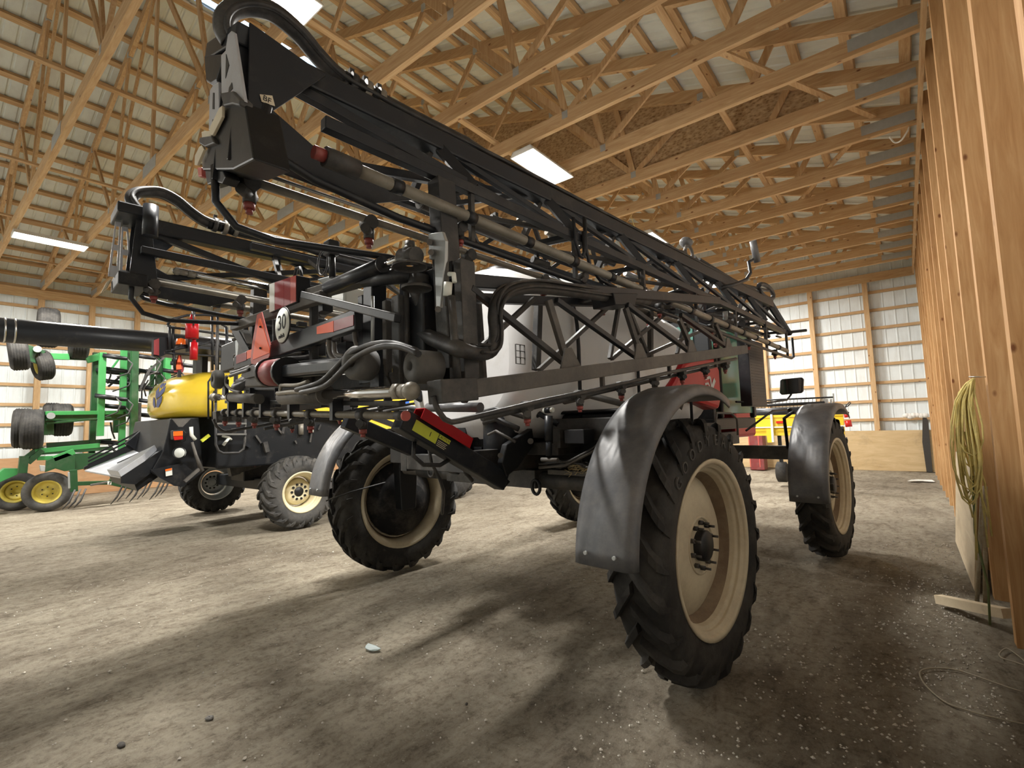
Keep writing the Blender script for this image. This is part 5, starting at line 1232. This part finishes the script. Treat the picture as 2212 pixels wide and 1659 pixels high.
# wing masts
beam((222, 762), (216, 942), .14, .14, 'green_bright', -16.4); beam((207, 762), (196, 1018), .13, .13, 'green_paint', -16.9)
beam((268, 745), (262, 985), .12, .14, 'green_bright', -16.5); beam((278, 750), (276, 900), .16, .16, 'green_paint', -16.8)
beam((291, 748), (288, 960), .16, .16, 'green_paint', -16.3); beam((300, 870), (297, 955), .10, .10, 'frame_dusty', -16.3)
beam((348, 770), (344, 830), .18, .18, 'green_paint', -16.8); beam((363, 762), (360, 820), .16, .16, 'green_bright', -16.6); beam((330, 790), (326, 860), .10, .10, 'green_paint', -17.2)
beam((251, 900), (249, 935), .12, .12, 'green_paint', -16.8)
# horizontal carriers
beam((97, 893), (265, 891), .16, .10, 'green_bright', -16.45); beam((97, 900), (270, 899), .18, .22, 'green_paint', -16.5)
beam((84, 769), (150, 771), .10, .16, 'green_bright', -16.8); beam((130, 772), (216, 776), .10, .10, 'green_paint', -16.9); beam((186, 778), (225, 768), .10, .18, 'green_bright', -16.8)
beam((62, 780), (80, 752), .10, .34, 'green_paint', -16.7); beam((98, 895), (98, 940), .10, .30, 'green_paint', -16.5)
cv('pivot_eye', MB().cyl(G(81, 754, -16.6), G(81, 754, -16.5), .08, 16), 'galvanized', None, 0); cv('pivot_eye', MB().cyl(G(110, 898, -16.35), G(110, 898, -16.25), .08, 16), 'galvanized', None, 0)
beam((100, 915), (240, 902), .05, .05, 'green_paint', -16.4)
# lower main frame
beam((100, 962), (240, 952), .10, .12, 'green_paint', -16.9); beam((75, 975), (215, 962), .12, .12, 'green_bright', -16.6); beam((90, 978), (240, 968), .10, .10, 'green_paint', -16.6)
beam((52, 995), (92, 965), .10, .16, 'green_paint', -16.6); beam((52, 985), (48, 1022), .16, .16, 'green_paint', -16.5); beam((80, 990), (240, 985), .10, .10, 'green_bright', -16.6)
beam((60, 1000), (92, 972), .06, .12, 'green_paint', -16.5); beam((115, 992), (160, 975), .10, .14, 'green_bright', -16.4)
cv('frame_plate', MB().prism([G(x, y, -16.35) for x, y in ((98, 1020), (100, 995), (145, 978), (162, 985), (162, 1015), (140, 1018), (120, 1012))], (-.1, 0, 0)), 'green_paint')
cv('frame_box', MB().prism([G(x, y, -16.5) for x, y in ((142, 978), (162, 980), (300, 975), (330, 960), (330, 975), (250, 1000), (165, 1016), (142, 1014))], (-.15, 0, 0)), 'green_paint')
beam((160, 1045), (300, 1040), .10, .10, 'green_paint', -16.3); beam((158, 1015), (160, 1062), .12, .14, 'green_paint', -16.3); beam((150, 1020), (151, 1055), .06, .06, 'galvanized', -16.3)
beam((235, 1040), (290, 1052), .12, .16, 'green_paint', -16.2); beam((195, 1048), (240, 1040), .05, .05, 'dusty_beam', -16.2)
cv('warning_label', MB().prism([G(x, y, -16.15) for x, y in ((232, 1040), (241, 1040), (241, 1047), (232, 1047))], (.01, 0, 0)), 'sign_white')
cv('hydraulic_box', MB().prism([G(x, y, -16.2) for x, y in ((86, 1005), (98, 1006), (97, 1018), (88, 1018))], (-.1, 0, 0)), 'galvanized')
cv('tool_box', MB().prism([G(x, y, -16.9) for x, y in ((-20, 1035), (10, 1012), (40, 1012), (38, 1025), (0, 1042))], (-.4, 0, 0)), 'green_bright')
# spring trip assemblies on the masts
rn = random.Random(11)
def trip(px, py, X, L=.55, up=0):
    a = G(px, py, X); d = V((.35, .94, -.12+up)).normalized()
    o = cv('trip_spring', MB().tube([a, a+d*L*.5, a+d*L], [.045, .06, .05], 8).bar(a+V((0, 0, .05)), a+d*L*.8+V((0, 0, .03)), .03), 'black_plain', None, 0)
    cv('shank', MB().tube([a+d*L, a+d*(L+.12)+V((0, 0, -.12)), a+d*(L+.04)+V((0, 0, -.38)), a+d*(L-.2)+V((0, 0, -.52))], .02, 6), 'frame_dusty', o, 0)
    return o
for i, (px, py) in enumerate(((222, 768), (222, 796), (220, 822), (222, 858), (218, 876), (218, 955), (292, 768), (296, 800), (290, 835), (300, 865), (292, 895), (345, 775), (352, 800), (340, 750), (208, 800), (205, 855), (262, 955), (330, 770), (368, 785))):
    trip(px, py, -16.3-.25*(i % 3), rn.uniform(.42, .62))
beam((322, 800), (355, 772), .05, .05, 'frame_dusty', -16.3, nm='hydraulic_hose'); beam((300, 845), (325, 795), .06, .06, 'frame_dusty', -16.3, nm='hydraulic_hose')
for i in range(12):
    px_ = 235+rn.random()*110; py_ = 780+rn.random()*150
    pts = [G(px_, py_, -16.6), G(px_+rn.uniform(-12, 12), py_+18, -16.6), G(px_+rn.uniform(-16, 16), py_+36, -16.6)]
    cv('hydraulic_hose', MB().tube(pts, .02, 6), rn.choice(('hose_black', 'frame_dusty')), None, 0)
for i in range(8):
    px_ = 232+rn.random()*120; py_ = 780+rn.random()*150
    beam((px_, py_), (px_+rn.uniform(10, 36), py_+rn.uniform(-30, 30)), .05, .05, rn.choice(('green_paint', 'green_paint', 'green_bright', 'black_plain')), -16.9, nm='brace')
for k in range(9):
    a = on(255+k*13+rn.uniform(-3, 3), 1068-k*1.5, 0, -15.6-(k % 3)*.5); a.z = .22
    cv('sweep_shank', MB().tube([a+V((0, .25, .5)), a+V((0, .1, .3)), a+V((0, 0, .05)), a+V((0, -.12, -.12))], [.02, .022, .025, .008], 6), 'frame_dusty', None, 0)
for k in range(3):
    a = on(150+k*12, 1070, 0, -16.2); a.z = .2
    cv('sweep_shank', MB().tube([a+V((0, .1, .3)), a, a+V((0, -.12, -.15))], [.02, .025, .008], 6), 'frame_dusty', None, 0)
beam((262, 1000), (300, 985), .08, .12, 'green_paint', -17.0); beam((235, 960), (262, 990), .05, .05, 'frame_dusty', -16.6)

# ================================================================== YELLOW HEADER by the end wall
HYY = 14.2
HE = empty('grain_header', (-3.0, HYY+.4, 0)); tag(HE, 'yellow grain header with black reel bars parked near the far end wall', 'header')
def he(name, mb, mat, parent=None, bevel=0):
    mb.v = [(v[0]+3.0, v[1]-HYY-.4, v[2]) for v in mb.v]; return mb.build(name, mat, parent or HE, bevel)
def Hp(x, y, Y=HYY): return on(x, y, 1, Y)
XA, XZ = Hp(1560, 910).x, Hp(1822, 905).x
z = lambda y: Hp(1700, y).z
he('back_frame', MB().box(XA, XZ, HYY, HYY+.12, z(900)-.02, z(900)+.05).box(XA, XZ, HYY+.02, HYY+.10, z(921), z(900)).box(XA, XZ, HYY+.06, HYY+.12, z(941), z(921)-.03), 'combine_yellow', None, .005)
he('rail_strip', MB().box(XA, XZ, HYY-.02, HYY, z(921)-.03, z(921)), 'sign_white')
lg = he('leg', MB().prism([Hp(1654, 924), Hp(1666, 924), Hp(1668, 956), Hp(1658, 956)], (0, .12, 0)), 'combine_yellow')
he('leg_strut', MB().bar(Hp(1666, 895, HYY-.04), Hp(1670, 955, HYY-.04), .05), 'sign_white', lg)
he('cross_auger', MB().cyl((XA, HYY+.1, z(890)), (XZ-.3, HYY+.1, z(890)), .12, 18), 'boom_black')
he('reflector', MB().box(Hp(1677, 912).x, Hp(1695, 912).x, HYY-.03, HYY, z(914), z(909)), 'lamp_red')
rb = he('reel_bar', MB().cyl(Hp(1560, 868.5, HYY+.6), Hp(1800, 858, HYY+.6), .022, 8), 'black_plain')
rb2 = he('reel_bar', MB().cyl(Hp(1560, 880, HYY+.4), Hp(1782, 870, HYY+.4), .04, 8), 'black_plain')
for i in range(30):
    t = i/29; p = Hp(1560, 880, HYY+.4).lerp(Hp(1780, 870, HYY+.4), t)
    he('reel_tine', MB().bar(p, p+V((.02, 0, .13)), .012).bar(p+V((0, 0, -.12)), p, .012), 'frame_dusty', rb2)
he('reel_end', MB().bar(Hp(1800, 850, HYY+.6), Hp(1802, 880, HYY+.6), .03).bar(Hp(1786, 862, HYY+.5), Hp(1787, 880, HYY+.5), .06).bar(Hp(1795, 862, HYY+.5), Hp(1796, 882, HYY+.5), .05), 'steel')
he('tail_lamp', MB().cyl(Hp(1827, 893), Hp(1829, 902), .045, 12).cyl(Hp(1831, 908), Hp(1834, 922), .07, 14), 'lamp_red', None)
he('lamp_arm', MB().tube([Hp(1812, 893), Hp(1822, 886), Hp(1828, 890), Hp(1834, 892)], .02, 8).tube([Hp(1825, 882), Hp(1829, 874), Hp(1836, 868), Hp(1838, 870), Hp(1832, 877), Hp(1826, 880)], .012, 6), 'black_plain')
he('gauge_wheel', MB().lathe([(-.13, .001), (-.13, .2), (-.1, .26), (.1, .26), (.13, .2), (.13, .001)], (Hp(1684, 985).x, HYY+.2, .27+.1), (1, 0, 0), 22), 'rubber')
he('wheel_strut', MB().bar((Hp(1684, 985).x, HYY+.2, .4), (Hp(1684, 985).x, HYY+.15, 1.4), .08), 'black_plain')
he('divider_leg', MB().box(XZ-.2, XZ-.1, HYY, HYY+.1, .02, z(921)).box(XA+.1, XA+.2, HYY, HYY+.1, .02, z(921)), 'black_plain')
# red painted bin behind the sprayer's cab
rbn = MB().prism([V((Hp(1612, 890, 18.6).x, 18.6, 0)), V((Hp(1643, 890, 18.6).x, 18.6, 0)), V((Hp(1643, 890, 18.6).x, 18.6, Hp(1643, 886, 18.6).z)), V((Hp(1612, 890, 18.6).x, 18.6, Hp(1612, 886, 18.6).z))], (0, .5, 0)).build('red_bin', 'faded_red', None, .02)
rec(rbn); tag(rbn, 'faded red steel bin standing left of the yellow header', 'bin')
for i in range(2): MB().box(-.22+i*.3, -.19+i*.3, -.262, -.25, .1, 1.6).build('rib', 'pink_red', rbn)

# ================================================================== SMALL THINGS BY THE RIGHT WALL
pw = MB(); pw.prism([(.385, 6.72, .0), (.385, 9.16, .0), (.485, 9.16, 1.225), (.485, 6.60, 1.235)], (.014, 0, -.001))
tag(rec(pw.build('plywood_sheet', 'plywood_pale')), 'pale plywood sheet leaning against the posts of the right wall', 'plywood')
rn = random.Random(21)
# hank of yellow rope on a post
rp_ = empty('rope_hank', (.47, 5.38, 0)); tag(rp_, 'yellow rope hank hanging on a post of the right wall', 'rope')
for i in range(18):
    yb = rn.uniform(-.05, .05); xb = -.11+rn.uniform(-.03, .03); L = rn.uniform(.55, 1.0); w_ = rn.uniform(.02, .10)
    pts = []
    for k in range(14):
        t = 2*PI*k/14
        pts.append(V((xb*(1-.7*math.exp(-((t if t < PI else 2*PI-t)/.7)**2))+w_*math.sin(t)*(1-.5*math.cos(t))*.75, yb+.012*math.sin(t*3+i), 2.02-L*.5+L*.5*math.cos(t))))
    MB().tube(pts, .0065, 6, True).build('rope_loop', 'rope_yellow', rp_)
MB().tube([(-.10, .0, 1.25), (-.12, .02, .8), (-.08, -.01, .4), (-.09, .03, .1)], .008, 6).build('rope_tail', 'rope_green', rp_)
for i in range(6):
    MB().tube([(-.10+rn.uniform(-.06, .06), 0, 1.6), (-.10+rn.uniform(-.08, .07), .02, 1.2), (-.10+rn.uniform(-.08, .08), 0, .75+rn.uniform(-.2, .2))], .007, 6).build('rope_strand', 'rope_yellow', rp_)
MB().cyl((.06, 0, 2.03), (-.06, 0, 2.04), .005, 8).build('nail', 'steel', rp_)
st = MB().bar(V((.10, 6.08, .05)), V((.50, 5.60, .15)), .08, .075)
tag(rec(st.build('wood_stake', 'plywood_pale')), 'weathered timber lying from the floor up to a post below the rope', 'board')
for i, (a, b, lb) in enumerate((((.36, 6.2, .0), (.48, 6.25, .98), 'thin pole leaning on the right wall next to the plywood sheet'), ((.40, 6.02, .0), (.49, 6.05, 1.1), 'thin pole leaning nearest the yellow rope'))):
    tag(rec(MB().cyl(a, b, .016, 10).build('thin_pole', 'wood_old')), lb, 'pole')
# cord loops on the floor by the wall
def ground(pts, z=.012): return [V((p.x, p.y, z)) for p in (on(x, y, 2, 0) for x, y in pts)]
def smooth(P, n=5, cyc=False):
    Q = []
    N = len(P)
    for i in range(N-1):
        p0 = P[max(i-1, 0)]; p1 = P[i]; p2 = P[i+1]; p3 = P[min(i+2, N-1)]
        for k in range(n):
            t = k/n; Q.append(.5*((2*p1)+(p2-p0)*t+(2*p0-5*p1+4*p2-p3)*t*t+(3*p1-p0-3*p2+p3)*t**3))
    Q.append(P[-1]); return Q
cdp = ground([(2212, 1500), (2175, 1488), (2110, 1465), (2060, 1450), (2010, 1448), (1988, 1455), (1993, 1475), (2015, 1500), (2050, 1525), (2110, 1545), (2170, 1560), (2225, 1572)])
tag(rec(MB().tube(smooth(cdp), .005, 6).build('floor_cord', 'cord_tan')), 'thin tan cord lying in an open loop on the floor beside the right wall', 'cord')
cdp = ground([(2225, 1445), (2195, 1435), (2165, 1425), (2160, 1415), (2175, 1405), (2200, 1420), (2230, 1450)])
tag(rec(MB().tube(smooth(cdp), .005, 6).build('floor_cord', 'cord_tan')), 'short tan cord end curled at the foot of the nearest post', 'cord')
# far corner: downspout, white bag, white scrap
dp = MB().prism([(.33, 19.62, .0), (.47, 19.62, .0), (.49, 19.62, 1.55), (.42, 19.62, 1.72), (.36, 19.62, 1.62), (.30, 19.62, .9)], (0, .06, 0))
tag(rec(dp.build('bark_slab', 'clod_dark')), 'dark bark slab leaning in the far right corner', 'slab')
bg = MB()
for i in range(6): bg.ball((-.02+i*.09, 19.62, 1.70+.03*rn.random()), (.10, .06, .07+.03*rn.random()), 8)
tag(rec(bg.build('white_bag', 'cloth_white')), 'crumpled white bag lying on a board of the far end wall', 'bag')
sc = MB().prism([(-.12, 16.6, .012), (.2, 16.75, .012), (.42, 16.7, .012), (.38, 17.05, .012), (.1, 17.0, .012), (-.05, 16.85, .012)], (0, 0, .02))
tag(rec(sc.build('white_scrap', 'cloth_white')), 'flat white scrap on the floor near the far right corner', 'scrap')
# plastic strap under the roof
tag(rec(MB().tube(smooth([V((.12, 9.9, 6.28)), V((.18, 9.95, 6.18)), V((.26, 9.9, 6.16)), V((.34, 9.85, 6.24)), V((.38, 9.9, 6.34))]), .014, 6).build('hanging_strap', 'cloth_white')), 'white strap hanging from a truss end near the right wall', 'strap')
tag(rec(MB().tube([(-4.66, 10.35, 6.75), (-4.66, 10.55, 6.40), (-4.66, 10.7, 6.3)], .006, 6).build('pull_cord', 'rope_yellow')), 'thin pale cord hanging beside the lamp half hidden by the boom', 'cord')
# floor litter
lt = on(803, 1400, 2, .01)
pts = [lt+V((.075*math.cos(a)*(1+.25*math.sin(3*a)), .05*math.sin(a)*(1+.3*math.cos(2*a)), .004*math.sin(5*a))) for a in [2*PI*k/14 for k in range(14)]]
tag(rec(MB().prism(pts, (0, 0, .006)).build('plastic_scrap', 'litter_glass')), 'clear crumpled plastic scrap on the dirt in front of the sprayer', 'scrap')
def lump(x, y, r, mat, lb, nm, cat):
    c = on(x, y, 2, 0); m = MB(); m.ball((c.x, c.y, r[2]*.5), r, 10)
    m.v = [(v[0]+rn.uniform(-1, 1)*r[0]*.15, v[1]+rn.uniform(-1, 1)*r[1]*.15, v[2]+rn.uniform(-1, 1)*r[2]*.1) for v in m.v]
    tag(rec(m.build(nm, mat)), lb, cat)
lump(262, 1612, (.035, .02, .012), 'clod_dark', 'black clod on the dirt in the lower left of the picture', 'dirt_clod', 'clod')
lump(452, 1553, (.03, .025, .01), 'dusty_beam', 'flat grey stone on the dirt right of the black clod', 'flat_stone', 'stone')
lump(1008, 1522, (.01, .01, .008), 'clod_dark', 'tiny dark crumb on the floor below the plastic scrap', 'dirt_clod', 'clod')
lump(1455, 1447, (.02, .012, .01), 'straw', 'pale straw crumb beside the big near tire', 'straw_crumb', 'crumb')
# loose gravel
mb = MB(); rn = random.Random(5)
for i in range(3800):
    if i < 1000: x = rn.uniform(-1.6, .33); y = rn.uniform(.8, 4.6)
    elif i < 2300: x = .33-abs(rn.gauss(0, .45)); y = rn.uniform(1.5, 9)
    else: x = rn.uniform(-8, .33); y = rn.uniform(.6, 7)
    if any(abs((V((x, y, 0))-SO).dot(RG)-wx) < .3 and abs((V((x, y, 0))-SO).dot(HD)-wy) < .5 for wx in (-1.97, 1.95) for wy in (0, 4)): continue
    s = abs(rn.gauss(.0045, .0025))+.0022; z0 = .0
    vs = [(x+s*rn.uniform(.7, 1.3)*a, y+s*rn.uniform(.7, 1.3)*b, z0+s*c*.9) for a, b, c in ((1, 0, 0), (-1, 0, 0), (0, 1, 0), (0, -1, 0), (0, 0, 1), (0, 0, -1))]
    mb.add(vs, [(0, 2, 4), (2, 1, 4), (1, 3, 4), (3, 0, 4), (2, 0, 5), (1, 2, 5), (3, 1, 5), (0, 3, 5)])
g = mb.build('gravel', 'stone'); tag(g, 'small pale pebbles scattered over the dirt floor', 'gravel', None, 'stuff')
# carton at the left edge
bx = MB().box(-17.45, -17.05, 1.22, 1.60, 0, .2); b_ = rec(bx.build('carton', 'plywood')); tag(b_, 'small brown box on the floor at the left edge of the picture', 'box')
MB().box(-.19, .19, -.19, .19, .2, .215).build('lid', 'sign_white', b_)


# ================================================================== CAMERA, LIGHT, VIEW
cd = bpy.data.cameras.new('camera'); cd.sensor_width = 36; cd.lens = FPX/W_*36; cd.clip_start = .05; cd.clip_end = 200
co = bpy.data.objects.new('camera', cd); COL.objects.link(co)
mt = Matrix((RT, UP, -fw)).transposed().to_4x4(); mt.translation = CAM; co.matrix_world = mt
scene.camera = co
w = bpy.data.worlds.new('world'); scene.world = w; w.use_nodes = True
w.node_tree.nodes['Background'].inputs[0].default_value = (.5, .62, .8, 1); w.node_tree.nodes['Background'].inputs[1].default_value = .5
vs_ = scene.view_settings; scene.display_settings.display_device = 'sRGB'
vs_.view_transform = 'Standard'; vs_.look = 'None'; vs_.exposure = 0.12; vs_.gamma = 1; vs_.use_curve_mapping = False
